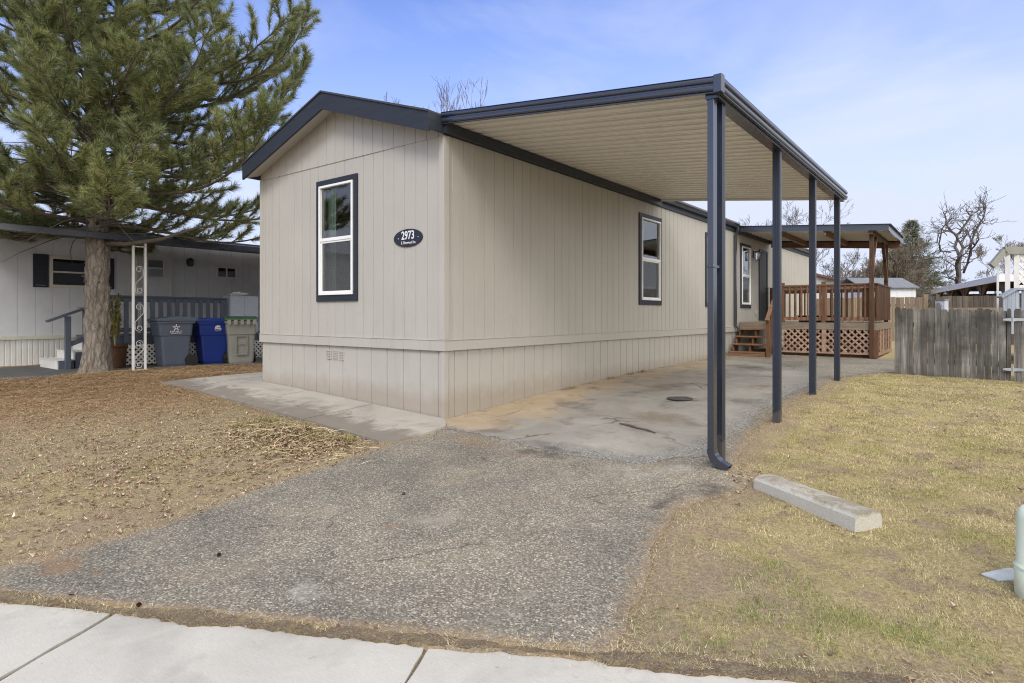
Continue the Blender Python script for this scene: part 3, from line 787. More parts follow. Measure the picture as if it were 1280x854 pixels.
def lattice(mb, org, u, v, W, H, sp=.13, w=.036, t=.008, n=None):
    org = Vector(org); u = Vector(u).normalized(); v = Vector(v).normalized(); n = u.cross(v)
    for s, off in ((1, -t*.5), (-1, t*.5)):
        k = -H
        while k < W+H:
            # line: a = k + tt, b = tt (s=1) or b = H-tt
            t0 = max(0, -k); t1 = min(H, W-k)
            if t1-t0 > .03:
                b0, b1 = (t0, t1) if s == 1 else (H-t0, H-t1)
                mb.bar(org+u*(k+t0)+v*b0+n*off, org+u*(k+t1)+v*b1+n*off, w, t, n)
            k += sp
    return mb

# ------------------------------------------------------------------ the tan mobile home
HL, HW = 19.8, 4.06
ZS, ZB0, ZB1, ZW, ZE, ZR = -.3, .862, .985, 3.455, 3.655, 4.325
home = thing('mobile_home', (-2.03, 9.9, .1), 'tan mobile home with dark trim, in the middle of the lot', 'house')
PF = lambda a, d, z: (a, -d, z)
PS = lambda a, d, z: (d, a, z)
PL = lambda a, d, z: (-HW-d, a, z)
PB = lambda a, d, z: (a, HL+d, z)
WZ = (1.487, 3.22)
fwin = (-2.545, -1.615); swins = [(5.2, 6.2), (8.66, 9.6), (11.25, 12.16)]
DOOR = (12.94, 13.8, 1.14, 3.19)
mb = MB()
siding(mb, PF, -HW, 0, ZB1-.02, ZW, [hole(*fwin, *WZ)], start=-HW+.12)
siding(mb, PS, 0, HL, ZB1-.02, ZW+.12, [hole(*s, *WZ) for s in swins]+[(DOOR[0]+.03, DOOR[1]-.03, DOOR[2]+.02, DOOR[3]-.03)], start=.14)
siding(mb, PL, 0, HL, ZB1-.02, ZW+.12); siding(mb, PB, -HW, 0, ZB1-.02, ZW)
mb.build('wall', 'siding', home)
zg = lambda a: ZR-.10-abs(a+HW/2)*(ZR-ZE)/(HW/2)-.02
zg.knots = (-HW/2,)
mb = MB(); siding(mb, lambda a, d, z: (a, -d-.011, z), -HW, 0, ZW-.012, zg, start=-HW+.12)
mb.quad((-HW, -.011, ZW-.012), (0, -.011, ZW-.012), (0, .02, ZW-.012), (-HW, .02, ZW-.012))
mb.build('gable', 'siding', home)
mb = MB(); siding(mb, PB, -HW, 0, ZW, zg); mb.build('gable', 'siding', home)
mb = MB(); siding(mb, lambda a, d, z: (a, .02-d, z), -HW+.01, -.01, ZS, ZB0+.02, start=-HW+.22, pitch=.31, gw=.016, gd=.012)
siding(mb, lambda a, d, z: (-.02+d, a, z), .01, HL-.01, ZS, ZB0+.02, start=.2, pitch=.24, gw=.016, gd=.012)
siding(mb, lambda a, d, z: (-HW+.02-d, a, z), .01, HL-.01, ZS, ZB0+.02); siding(mb, lambda a, d, z: (a, HL-.02+d, z), -HW+.01, -.01, ZS, ZB0+.02)
mb.build('skirting', 'siding', home)
mb = MB()
mb.box(-HW-.022, .022, -.022, .003, ZB0, ZB1); mb.box(-.003, .022, .0035, HL, ZB0, ZB1); mb.box(-HW-.022, -HW+.003, .0035, HL, ZB0, ZB1)
mb.box(-HW-.028, .028, -.028, .0, ZB1+.001, ZB1+.012); mb.box(-.001, .028, .0005, HL, ZB1+.001, ZB1+.012)
mb.build('belt_board', 'siding', home, bevel=.003)
mb = MB()
mb.box(-.075, .016, -.0175, .004, ZB1+.013, ZW-.014); mb.box(-.006, .0165, .0045, .075, ZB1+.013, ZW-.014)
mb.build('corner_board', 'siding', home, bevel=.003)
mb = MB(); mb.box(-HW-.016, -HW+.06, -.0175, .004, ZB1+.013, ZW-.014); mb.build('corner_board', 'siding', home, bevel=.003)
mb = MB(); mb.box(-.065, -.0, .0, .012, ZS, ZB0-.002); mb.box(-.012, -.003, .0125, .07, ZS, ZB0-.002)
mb.build('corner_board', 'siding', home, bevel=.003)
# dark room behind the windows
mb = MB(); x0, x1, y0, y1, z0, z1 = -HW+.14, -.14, .14, HL-.14, 1.1, 3.42
V = [(x0, y0, z0), (x1, y0, z0), (x1, y1, z0), (x0, y1, z0), (x0, y0, z1), (x1, y0, z1), (x1, y1, z1), (x0, y1, z1)]
for f in ((0, 1, 2, 3), (4, 5, 6, 7), (3, 2, 6, 7), (0, 3, 7, 4)): mb.quad(*[V[i] for i in f])
for yy in (3.6, 7.4, 10.4, 14.2): mb.box(x0, x1, yy, yy+.1, z0, z1)
mb.build('interior', 'interior', home)
window(home, PF, *fwin, *WZ, curtain=(-2.70, -2.30, M['curtain']))
for i, s in enumerate(swins): window(home, PS, *s, *WZ, curtain=(s[0]-.0, s[1]+.0, M['blind']) if i == 1 else ((s[0], s[0]+.32, M['blind']) if i == 2 else None))
# door
mb = MB(); mb.pbox(PS, DOOR[0]+.07, DOOR[1]-.07, -.05, .012, DOOR[2]+.02, DOOR[3]-.07)
dr = mb.build('door', plain('matt_black_door', (.014, .014, .015), .6, .1), home)
mb = MB(); ring(mb, PS, DOOR[0], DOOR[1], DOOR[2], DOOR[3], .07, .0015, .028); mb.build('door_frame', 'navy_wood', dr, bevel=.002)
mb = MB(); mb.tube([(.012, DOOR[1]-.15, 2.1), (.07, DOOR[1]-.15, 2.1)], .012, 8); mb.lathe([(.0, -.03), (.025, -.02), (.03, 0), (.025, .02), (0, .03)], (.08, DOOR[1]-.15, 2.1), 10); mb.build('handle', 'galv', dr, smooth=True)
# roof
OV = .3; EX = .035
mb = MB()
def roofz(x): return ZR-abs(x+HW/2)*(ZR-ZE)/(HW/2)
xl, xr, xm = -HW-EX, EX, -HW/2
for s0, s1 in ((xl, xm), (xm, xr)):
    mb.hexa([(s0, -OV-.015, roofz(s0)+.002), (s1, -OV-.015, roofz(s1)+.002), (s1, HL+OV, roofz(s1)+.002), (s0, HL+OV, roofz(s0)+.002),
             (s0, -OV-.015, roofz(s0)+.026), (s1, -OV-.015, roofz(s1)+.026), (s1, HL+OV, roofz(s1)+.026), (s0, HL+OV, roofz(s0)+.026)])
roof = mb.build('roof', 'shingle', home)
for nm, (s0, s1) in (('l', (xl, xm)), ('r', (xm, xr))):
    H = .225
    for yy in (-OV, HL+OV-.03):
        mb = MB(); mb.prism([(s0, yy, roofz(s0)-H), (s1, yy, roofz(s1)-H), (s1, yy, roofz(s1)), (s0, yy, roofz(s0))], (0, .03, 0)); mb.build('barge_board', 'navy_wood', home)
mb = MB()
for s0, s1 in ((xl+.03, xm), (xm, xr-.03)):
    mb.hexa([(s0, -OV+.031, roofz(s0)-.215), (s1, -OV+.031, roofz(s1)-.215), (s1, -.012, roofz(s1)-.13), (s0, -.012, roofz(s0)-.13),
             (s0, -OV+.031, roofz(s0)-.2), (s1, -OV+.031, roofz(s1)-.2), (s1, -.012, roofz(s1)-.1), (s0, -.012, roofz(s0)-.1)])
mb.build('soffit', 'siding', home)
mb = MB()
for x in (xr-.03, xl+.002):
    mb.box(x, x+.028, -OV+.031, HL+OV-.031, ZE-.2, ZE+.004)
    if x > -1: mb.box(.0, .03, .0, HL, ZE-.205, ZE-.19)
mb.build('eave_board', 'navy_wood', home)
# gutter past the carport, and its downspout
def gutter(mb, x0, y0, y1, zt, h=.115, d=.115):
    pr = [(0, 0), (0, -h), (d*.62, -h), (d*.75, -h*.55), (d, -h*.3), (d, 0), (d-.012, 0), (d-.012, -h*.28), (d*.68, -h*.5), (d*.55, -h+.01), (.01, -h+.01), (.01, 0)]
    mb.prism([(x0+a, y0, zt+b) for a, b in pr], (0, y1-y0, 0))
mb = MB(); gutter(mb, xr, 6.1, 10.78, ZE+.01); mb.build('gutter', 'navy_metal', home)
mb = MB(); gutter(mb, xr, 14.1, HL+.25, ZE+.01); mb.build('gutter', 'navy_metal', home)
mb = MB(); dx, dy = .015, 10.72
mb.bar((.1, dy, ZE-.1), (.1, dy, ZE-.18), .06, .06, (0, 1, 0)); mb.bar((.1, dy, ZE-.17), (.05, dy, ZE-.32), .06, .06, (0, 1, 0)); mb.box(dx, dx+.06, dy-.04, dy+.04, 1.0, ZE-.3); mb.bar((.05, dy, 1.03), (.13, dy, .93), .06, .06, (0, 1, 0))
mb.build('downspout', 'navy_metal', home, bevel=.006)
# skirting vent on the front
mb = MB()
for k in range(3):
    a0 = -2.35+k*.145; ring(mb, lambda a, d, z: (a, .02-d, z), a0, a0+.115, .665, .79, .012, -.001, .012)
    for q in range(4): mb.pbox(lambda a, d, z: (a, .02-d, z), a0+.013, a0+.102, -.001, .009, .684+q*.024, .697+q*.024)
mb.build('vent', 'siding', home)
for nm, yy, zz in (('outlet_box', 12.62, 1.36),):
    mb = MB(); mb.pbox(PS, yy-.04, yy+.04, .0, .045, zz-.055, zz+.055); mb.build(nm, 'siding', home, bevel=.008)

# address plaque
sgn = thing('address_sign', (-.62, -.0, 2.264), 'dark oval address sign on the tan front wall', 'sign')
mb = MB(); n = 48; A, B = .262, .113
poly = [(-.62+A*math.cos(2*PI*k/n), -.003, 2.264+B*math.sin(2*PI*k/n)) for k in range(n)]
mb.prism(poly, (0, -.014, 0)); mb.build('plate', 'sign_face', sgn, bevel=.003)
for x in (-.79, -.43):
    mb = MB(); mb.lathe([(.0, 0), (.006, .0), (.006, .004), (0, .006)], (x, 0, 0), 8)
    mb.v = [(x_, -.017-z, 2.264+y) for x_, y, z in mb.v]; mb.build('screw', 'sign_letter', sgn)
lettering('2973', .146, (-.615, -.0172, 2.292), (1, 0, 0), (0, 0, 1), .002, 'sign_letter', sgn, 'house_number', xs=.82, bold=.0028)
lettering('E. Elmwood Ln.', .048, (-.605, -.0172, 2.204), (1, 0, 0), (0, 0, 1), .0012, 'sign_letter', sgn, 'street_name', xs=.9, bold=.0006)

# lantern beside the door
lm = thing('wall_lantern', (0, 12.42, 2.97), 'black and glass wall lantern beside the black door', 'lamp')
mb = MB(); mb.box(.002, .03, 12.36, 12.48, 2.9, 3.1); mb.bar((.03, 12.42, 3.06), (.14, 12.42, 3.06), .02, .02); mb.box(.07, .21, 12.35, 12.49, 3.05, 3.075)
for y in (12.355, 12.485):
    for x in (.075, .205): mb.bar((x, y, 2.84), (x, y, 3.05), .012, .012)
mb.box(.07, .21, 12.35, 12.49, 2.825, 2.84); mb.build('lamp_body', 'black', lm)
mb = MB(); mb.box(.085, .195, 12.365, 12.475, 2.842, 3.048); mb.build('glass_shade', m_glass((.95, .95, .95), 0, 2.5), lm)
mb = MB(); mb.lathe([(0, 0), (.025, .01), (.03, .06), (.012, .1)], (.14, 12.42, 2.88), 12); mb.build('bulb', 'white', lm, smooth=True)

# ------------------------------------------------------------------ carport
cp = thing('carport', (1.6, 3.0, 0), 'flat carport with dark posts beside the tan home', 'carport')
CX1, CY0, CY1 = 3.30, -.05, 6.05
ctop = lambda x: 3.70-(3.70-3.345)*x/CX1
# corrugated pan roof, ribs running out from the house
mb = MB(); ys = []; y = CY0+.04; per = .2025
prof = []
while y < CY1-.06:
    for f, h in ((0, 0), (.42, 0), (.47, .03), (.53, .03), (.58, 0), (.66, 0), (.70, .05), (.92, .05), (.97, 0)):
        prof.append((y+f*per, h))
    y += per
prof = [p for p in prof if p[0] < CY1-.05]
X0, X1 = .03, CX1-.03
for (ya, ha), (yb, hb) in zip(prof[:-1], prof[1:]):
    for (za, zb, fl) in ((ha, hb, 0),):
        mb.quad((X0, ya, ctop(X0)-.11+ha), (X1, ya, ctop(X1)-.11+ha), (X1, yb, ctop(X1)-.11+hb), (X0, yb, ctop(X0)-.11+hb))
mb.build('roof_pan', 'pan', cp)
mb = MB(); mb.hexa([(X0, CY0+.02, ctop(X0)-.06), (X1, CY0+.02, ctop(X1)-.06), (X1, CY1-.02, ctop(X1)-.06), (X0, CY1-.02, ctop(X0)-.06),
                    (X0, CY0+.02, ctop(X0)-.045), (X1, CY0+.02, ctop(X1)-.045), (X1, CY1-.02, ctop(X1)-.045), (X0, CY1-.02, ctop(X0)-.045)])
mb.build('roof_sheet', 'pan', cp)
# fascia with two rolls: profile (out, height) swept
def rolls(h):
    p = [(0, 0), (0, h)]; p += [(.022, h), (.03, h-.006)]
    for c, r in ((h*.745, h*.175), (h*.285, h*.175)):
        for k in range(9):
            t = PI/2-PI*k/8; p.append((.022+.021*math.cos(t), c+r*math.sin(t)))
    p += [(.03, .006), (.03, 0)]
    return p
FH = .148
pf = rolls(FH)
mb = MB()
def sweep(mb, f, n):
    rows = [[f(a, b, s) for a, b in pf] for s in (0, 1)]
    k = len(pf)
    for i in range(k):
        j = (i+1) % k; mb.quad(rows[0][i], rows[1][i], rows[1][j], rows[0][j])
    mb.quad(*rows[0][::-1]); mb.quad(*rows[1])
sweep(mb, lambda a, b, s: ((.02, CX1-.012)[s], CY0-a, ctop((.0, CX1)[s])-FH+b), 0)
mb.build('front_fascia', 'navy_metal', cp)
mb = MB(); sweep(mb, lambda a, b, s: (CX1+a, (CY0-.0, CY1)[s], ctop(CX1)-FH+b), 0); mb.build('side_gutter', 'navy_metal', cp)
mb = MB(); sweep(mb, lambda a, b, s: ((CX1-.012, .02)[s], CY1+a, ctop((CX1, .0)[s])-FH+b), 0)
mb.hexa([(.05, CY1-.03, ctop(.05)-FH), (CX1-.02, CY1-.03, ctop(CX1)-FH), (CX1-.02, CY1-.002, ctop(CX1)-FH), (.05, CY1-.002, ctop(.05)-FH),
         (.05, CY1-.03, ctop(.05)-.02), (CX1-.02, CY1-.03, ctop(CX1)-.02), (CX1-.02, CY1-.002, ctop(CX1)-.02), (.05, CY1-.002, ctop(.05)-.02)])
mb.build('rear_fascia', 'pan', cp)
mb = MB(); mb.box(CX1-.03, CX1+.047, CY0-.047, CY0+.03, ctop(CX1)-FH-.006, ctop(CX1)+.006); mb.build('corner_cap', 'navy_metal', cp, bevel=.008)
mb = MB(); mb.box(CX1-.115, CX1-.004, CY0+.005, CY1-.005, ctop(CX1)-FH-.03, ctop(CX1)-FH+.055); mb.build('beam', 'navy_metal', cp)
mb = MB(); mb.box(.0315, .085, CY0+.0, CY1, 3.455, 3.575)
mb.box(.086, .092, CY0, CY1, 3.455, 3.47); mb.build('ledger', 'navy', cp)
PX = 3.235
for i, y in enumerate((.17, 2.1, 3.95, 5.75)):
    zb = bz(PX, y); zt = ctop(CX1)-FH-.031; mb = MB()
    w = .04
    # square tube with a shallow channel on each face
    sec = []
    for (ux, uy) in ((1, 0), (0, 1), (-1, 0), (0, -1)):
        vx, vy = -uy, ux
        for q, dep in ((-w, w), (-.014, w), (-.010, w-.007), (.010, w-.007), (.014, w)):
            sec.append((PX+ux*dep+vx*q, y+uy*dep+vy*q))
    mb.prism([(a, b, zb-.05) for a, b in sec], (0, 0, zt-zb+.05))
    p = mb.build('post', 'post', cp)
# downspout on the corner post
dx0, dx1, dy0, dy1 = 3.198, 3.256, -.035, .05
zb = bz(3.23, 0)
mb = MB(); mb.box(dx0, dx1, dy0, dy1, zb+.17, ctop(CX1)-FH-.0)
for z in (1.75,): mb.box(dx0-.001, dx1+.003, dy0-.003, dy1+.07, zb+z, zb+z+.03)
d_ = mb.build('downspout', 'navy_metal', cp, bevel=.006)
mb = MB(); pth = []
for k in range(7):
    t = k/6*math.radians(62); R = .13
    pth.append((3.227+R*(1-math.cos(t)), .0075, zb+.175-R*math.sin(t)))
pth.append((pth[-1][0]+.075, .0075, pth[-1][2]-.04))
rows = []
for i, p in enumerate(pth):
    d = Vector(pth[min(i+1, 7)])-Vector(pth[max(i-1, 0)]); d.normalize(); nn = Vector((d.z, 0, -d.x)); c = Vector(p)
    k = .031+(.003 if i % 2 else 0); rows.append([c+nn*k+Vector((0, .045, 0)), c+nn*k-Vector((0, .045, 0)), c-nn*k-Vector((0, .045, 0)), c-nn*k+Vector((0, .045, 0))])
for a, b in zip(rows[:-1], rows[1:]):
    for k in range(4): mb.quad(a[k], a[(k+1) % 4], b[(k+1) % 4], b[k])
mb.build('elbow', 'navy_metal', d_)

# ------------------------------------------------------------------ porch roof and timber deck
pc = thing('porch_roof', (1.7, 12.4, .25), 'flat porch roof on timber posts over the redwood deck', 'porch roof')
QX, QY0, QY1 = 3.42, 10.85, 14.05
qt = lambda x: 3.60-(3.60-3.35)*x/QX
mb = MB(); H = .135
def sl(x0, x1, y0, y1, up, dn):
    mb.hexa([(x0, y0, qt(x0)-dn), (x1, y0, qt(x1)-dn), (x1, y1, qt(x1)-dn), (x0, y1, qt(x0)-dn), (x0, y0, qt(x0)-up), (x1, y0, qt(x1)-up), (x1, y1, qt(x1)-up), (x0, y1, qt(x0)-up)])
sl(.08, QX, QY0, QY0+.03, 0, H); sl(.08, QX, QY1-.03, QY1, 0, H); sl(QX-.03, QX, QY0+.031, QY1-.031, 0.001, H)
sl(.08, QX+.05, QY0-.05, QY1+.03, -.012, -.002)
mb.build('fascia', 'navy_metal', pc)
mb = MB(); sl(.1, QX-.031, QY0+.031, QY1-.031, .045, .06)
y = QY0+.2
while y < QY1-.1: sl(.1, QX-.032, y, y+.03, .061, .09); y += .3
mb.build('roof_pan', 'pan', pc)
mb = MB(); mb.box(.031, .079, QY0-.02, QY1, 3.42, 3.57); mb.build('ledger', 'navy', pc)
mb = MB()
for x in (1.05, 2.1): mb.bar((x, QY0+.05, qt(x)-.16), (x, QY1-.05, qt(x)-.16), .05, .14)
mb.build('rafter', 'red_rail', pc)
mb = MB(); mb.bar((.1, QY1-.14, qt(.1)-.2), (QX-.06, QY1-.14, qt(QX)-.2), .05, .16); mb.build('back_beam', 'red_rail', pc)
mb = MB(); mb.bar((3.06, QY0+.04, qt(3.06)-.155), (3.06, QY1-.08, qt(3.06)-.155), .09, .13); mb.build('side_beam', 'dark_wood', pc)
for y, s in ((11.06, 1), (13.75, -1)):
    mb = MB(); mb.box(3.015, 3.105, y-.045, y+.045, .2, qt(3.06)-.22); p = mb.build('post', 'dark_wood', pc, bevel=.006)
    mb = MB(); n = 8; pts = []
    for k in range(n+1):
        t = k/n; pts.append((3.06, y+s*(.05+.62*t**1.5), qt(3.06)-.22-.95*(1-t)))
    for a, b in zip(pts[:-1], pts[1:]): mb.bar(a, b, .075, .085, (0, s, 0))
    mb.build('brace', 'red_wood' if s > 0 else 'dark_wood', p)

dk = thing('timber_deck', (1.6, 12.5, .25), 'stained timber deck with steps and lattice skirt at the tan home', 'deck')
DX0, DX1, DY0, DY1, DZ = .04, 3.12, 11.12, 14.0, 1.11
mb = MB(); y = DY0
while y < DY1-.05: mb.box(DX0, DX1, y, y+.137, DZ-.03, DZ); y += .142
mb.build('floor', 'deck', dk)
mb = MB()
mb.box(DX0, DX1+.02, DY0-.03, DY0-.001, DZ-.17, DZ-.002); mb.box(DX1+.0205, DX1+.05, DY0-.03, DY1, DZ-.17, DZ-.002)
mb.build('rim_board', 'deck', dk, bevel=.003)
gx0 = 1.06
mb = MB(); lattice(mb, (gx0, DY0-.014, .40), (1, 0, 0), (0, 0, 1), DX1-gx0-.06, .535, .148, .04)
mb.build('lattice_panel', 'lattice_wood', dk)
mb = MB(); mb.box(gx0, DX1, DY0-.03, DY0+.01, .36, .40); mb.box(2.0, 2.09, DY0-.032, DY0-.004, .40, DZ-.171); mb.box(gx0-.03, gx0-.001, DY0-.03, DY0+.03, .3, DZ-.171)
mb.build('lattice_frame', 'lattice_wood', dk)
mb = MB(); lattice(mb, (DX1+.02, DY0+.06, .40), (0, 1, 0), (0, 0, 1), DY1-DY0-.1, .535, .148, .04); mb.build('lattice_panel', 'lattice_wood', dk)
mb = MB(); mb.box(DX1, DX1+.05, DY0+.02, DY1, .33, .40)
for k in range(6): mb.box(DX1+.03, DX1+.055, DY0+.06+k*.52, DY0+.12+k*.52, .4, DZ-.171)
mb.build('lattice_frame', 'lattice_wood', dk)
mb = MB(); mb.box(DX1-.075, DX1+.075, DY0-.035, DY0+.0, .3, DZ-.171); mb.build('corner_post', 'red_wood', dk, bevel=.004)
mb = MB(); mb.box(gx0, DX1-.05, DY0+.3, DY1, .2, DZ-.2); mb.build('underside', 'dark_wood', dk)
def railing(mb_rail, mb_bal, a, b, z, h=.92, sp=.135, zoff=.09):
    a = Vector((*a, 0)); b = Vector((*b, 0)); L = (b-a).length; d = (b-a)/L; U = Vector((0, 0, 1))
    mb_rail.bar(a+U*(z+h), b+U*(z+h), .14, .035); mb_rail.bar(a+U*(z+h-.065), b+U*(z+h-.065), .038, .085); mb_rail.bar(a+U*(z+zoff), b+U*(z+zoff), .038, .085)
    n = int(L/sp); sd = Vector((-d.y, d.x, 0))*.04
    for k in range(1, n):
        p = a+d*(L*k/n)+sd*-1; mb_bal.bar(p+U*(z+zoff-.04), p+U*(z+h-.022), .036, .036, (0, 1, 0))
for a, b, nm in (((1.12, DY0+.05), (DX1-.06, DY0+.05), 'front'), ((DX0+.03, DY1-.05), (DX1-.06, DY1-.05), 'back'), ((DX1-.03, DY0+.12), (DX1-.03, DY1-.08), 'side')):
    r = MB(); bl = MB(); railing(r, bl, a, b, DZ, sp=.135 if nm != 'side' else .075)
    ro = r.build('railing', 'red_rail' if nm != 'side' else 'dark_wood', dk, bevel=.003); bl.build('baluster', 'red_wood' if nm != 'side' else 'dark_wood', ro)
for (x, y) in ((1.08, DY0+.05), (2.03, DY0+.05), (DX0+.06, DY1-.05)):
    mb = MB(); mb.box(x-.045, x+.045, y-.045, y+.045, DZ-.15, DZ+1.0); mb.build('railing_post', 'red_wood', dk, bevel=.004)
mb = MB(); mb.box(2.84, 2.98, DY0+.07, DY0+.10, DZ+.04, DZ+.9); mb.build('privacy_board', 'dark_wood', dk)
# steps
zg_ = .2
for k in range(4):
    y0 = 10.1+.25*k; zt = zg_+.187*(k+1)
    for q in range(2):
        pass
    mb = MB(); mb.box(.06, .93, y0, y0+.13, zt-.035, zt); mb.box(.06, .93, y0+.135, y0+.265, zt-.035, zt); mb.build('tread', 'red_rail', dk, bevel=.004)
mb = MB()
mb.box(.06, .93, 10.11, 10.14, zg_-.05, zg_+.15)
mb.build('riser', 'red_rail', dk)
for x in (.075, .48, .9):
    mb = MB(); pol = [(x, 10.15, zg_-.05), (x, 10.15, zg_+.15)]
    for k in range(4): pol += [(x, 10.145+.25*k, zg_+.187*(k+1)-.036), (x, 10.145+.25*(k+1), zg_+.187*(k+1)-.036)]
    pol += [(x, 11.1, .85), (x, 10.5, zg_-.05)]
    mb.prism(pol[0:1]+pol[2:], (.038, 0, 0)); mb.build('stringer', 'red_wood', dk)
mb = MB(); mb.box(.955, 1.045, 10.12, 10.21, .14, 1.17); mb.build('newel_post', 'red_wood', dk, bevel=.005)
mb = MB(); mb.bar((1.0, 10.02, 1.16), (1.0, 11.1, 1.98), .09, .04); mb.bar((1.0, 10.16, .46), (1.0, 11.1, 1.2), .04, .09)
mb.build('handrail', 'red_rail', dk, bevel=.004)
mb = MB()
for k in range(1, 6):
    y = 10.2+.15*k; mb.bar((1.03, y, .48+(y-10.16)*.787), (1.03, y, 1.12+(y-10.02)*.76), .036, .036, (0, 1, 0))
mb.build('baluster', 'red_wood', dk)
# dark low planter box sitting on the deck
mt = thing('planter_box', (1.75, 11.55, DZ), 'low black box standing on the timber deck behind its railing', 'planter')
mb = MB(); mb.hexa([(1.42, 11.36, DZ+.003), (2.3, 11.36, DZ+.003), (2.3, 11.66, DZ+.003), (1.42, 11.66, DZ+.003), (1.4, 11.34, DZ+.15), (2.32, 11.34, DZ+.15), (2.32, 11.68, DZ+.15), (1.4, 11.68, DZ+.15)])
mb.build('tub', 'black', mt, bevel=.01)
mb = MB()
for (x0, x1, y0, y1) in ((1.38, 2.34, 11.32, 11.36), (1.38, 2.34, 11.66, 11.70), (1.38, 1.42, 11.361, 11.659), (2.30, 2.34, 11.361, 11.659)): mb.box(x0, x1, y0, y1, DZ+.15, DZ+.175)
mb.build('rim', 'black', mt, bevel=.004)

def thing_l(name, loc, label, cat, group=None, rz=0, sc=1):
    o = thing(name, loc, label, cat, group); o['_o'] = [0, 0, 0]; o.rotation_euler = (0, 0, rz); o.scale = (sc,)*3
    return o
# ------------------------------------------------------------------ grey neighbour home on the left
NX = -10.85
PN = lambda a, d, z: (NX+d, a, z)
nh = thing('neighbour_home', (NX-2.1, 4, .2), 'grey mobile home with white skirting behind the pine', 'house')
mb = MB(); nw = (-.985, -.03, 1.89, 2.58); nw2 = (2.62, 3.2, 2.25, 2.6); nd = (.72, 1.52, .9, 2.86)
siding(mb, PN, -9, 16, .84, 3.2, [(nw[0]+.04, nw[1]-.04, nw[2]+.04, nw[3]-.04), (nw2[0]+.04, nw2[1]-.04, nw2[2]+.04, nw2[3]-.04)], pitch=.305, gw=.016, gd=.01)
siding(mb, lambda a, d, z: (a, -9-d, z), NX-4.2, NX, .84, 3.2, (), .305); siding(mb, lambda a, d, z: (a, 16+d, z), NX-4.2, NX, .84, 3.2, (), .305)
mb.build('wall', 'grey_paint', nh)
mb = MB(); siding(mb, lambda a, d, z: (NX-.02+d, a, z), -9, 16, 0, .8, (), pitch=.095, gw=.03, gd=.014); mb.build('skirting', 'grey_skirt', nh)
mb = MB(); mb.box(NX, NX+.025, -9, 16, .78, .86); mb.build('belt_board', 'cream_trim', nh)
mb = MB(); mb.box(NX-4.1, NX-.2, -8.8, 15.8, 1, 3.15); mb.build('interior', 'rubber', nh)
mb = MB(); mb.prism([(NX-4.4, -9.1, 3.18), (NX+.12, -9.1, 3.18), (NX+.12, -9.1, 3.22), (NX-2.1, -9.1, 3.5), (NX-4.4, -9.1, 3.22)], (0, 25.3, 0)); mb.build('roof', 'shingle', nh)
mb = MB(); mb.box(NX+.0005, NX+.13, -9.1, 16.2, 3.06, 3.179); mb.build('eave_board', 'navy', nh)
def simple_window(par, P, a0, a1, z0, z1, tw, mull=None, hz=False):
    mb = MB(); ring(mb, P, a0, a1, z0, z1, tw, .002, .03); 
    if hz: mb.pbox(P, a0+tw, a1-tw, .004, .024, (z0+z1)/2-.018, (z0+z1)/2+.018)
    if mull: mb.pbox(P, (a0+a1)/2-.018, (a0+a1)/2+.018, .004, .024, z0+tw, z1-tw)
    w = mb.build('window', 'cream_trim', par, bevel=.003)
    mb = MB(); mb.quad(P(a0+tw*.6, .006, z0+tw*.6), P(a1-tw*.6, .006, z0+tw*.6), P(a1-tw*.6, .006, z1-tw*.6), P(a0+tw*.6, .006, z1-tw*.6)); mb.build('pane', 'glass', w)
    return w
simple_window(nh, PN, *nw, .065, hz=True); simple_window(nh, PN, *nw2, .06, mull=True)
for a0, a1 in ((-1.27, -1.0), (-.015, .25)):
    mb = MB(); ring(mb, PN, a0, a1, 1.89, 2.6, .04, .002, .035)
    for k in range(11): mb.pbox(PN, a0+.041, a1-.041, .004, .02+.006*(k % 2), 1.94+k*.057, 1.94+k*.057+.056)
    mb.build('shutter', 'shutter', nh)
mb = MB(); mb.pbox(PN, nd[0]+.05, nd[1]-.05, .002, .03, nd[2], nd[3]-.05); d = mb.build('door', 'grey_paint', nh, bevel=.004)
mb = MB(); mb.pbox(PN, nd[0], nd[0]+.049, .002, .045, nd[2], nd[3]); mb.pbox(PN, nd[1]-.049, nd[1], .002, .045, nd[2], nd[3]); mb.pbox(PN, nd[0]+.05, nd[1]-.05, .002, .045, nd[3]-.049, nd[3]); mb.build('door_frame', 'cream_trim', d)
PD = lambda a, d_, z: (NX+.031+d_, a, z)
simple_window(d, PD, nd[0]+.2, nd[1]-.16, 2.18, 2.68, .05, hz=True).name = 'door_window'
mb = MB(); mb.tube([(NX+.03, nd[0]+.11, 1.85), (NX+.08, nd[0]+.11, 1.85)], .018, 8); mb.build('handle', 'galv', d)
mb = MB(); siding(mb, lambda a, d, z: (NX+.012+d, a, z), 3.62, 4.3, 1.0, 2.62, (), .3); ring(mb, PN, 3.55, 4.37, .95, 2.7, .07, .002, .03); mb.build('door', 'grey_paint', nh)
ln = thing('wall_lantern', (NX, 1.92, 2.66), 'small black lantern on the grey wall above the bins', 'lamp')
mb = MB(); mb.box(NX+.002, NX+.03, 1.88, 1.96, 2.58, 2.72); mb.bar((NX+.03, 1.92, 2.7), (NX+.12, 1.92, 2.7), .025, .025); mb.lathe([(.05, 0), (.075, .02), (.08, .15), (.1, .16), (.02, .22)], (NX+.13, 1.92, 2.52), 8); mb.build('lamp_body', 'black', ln)

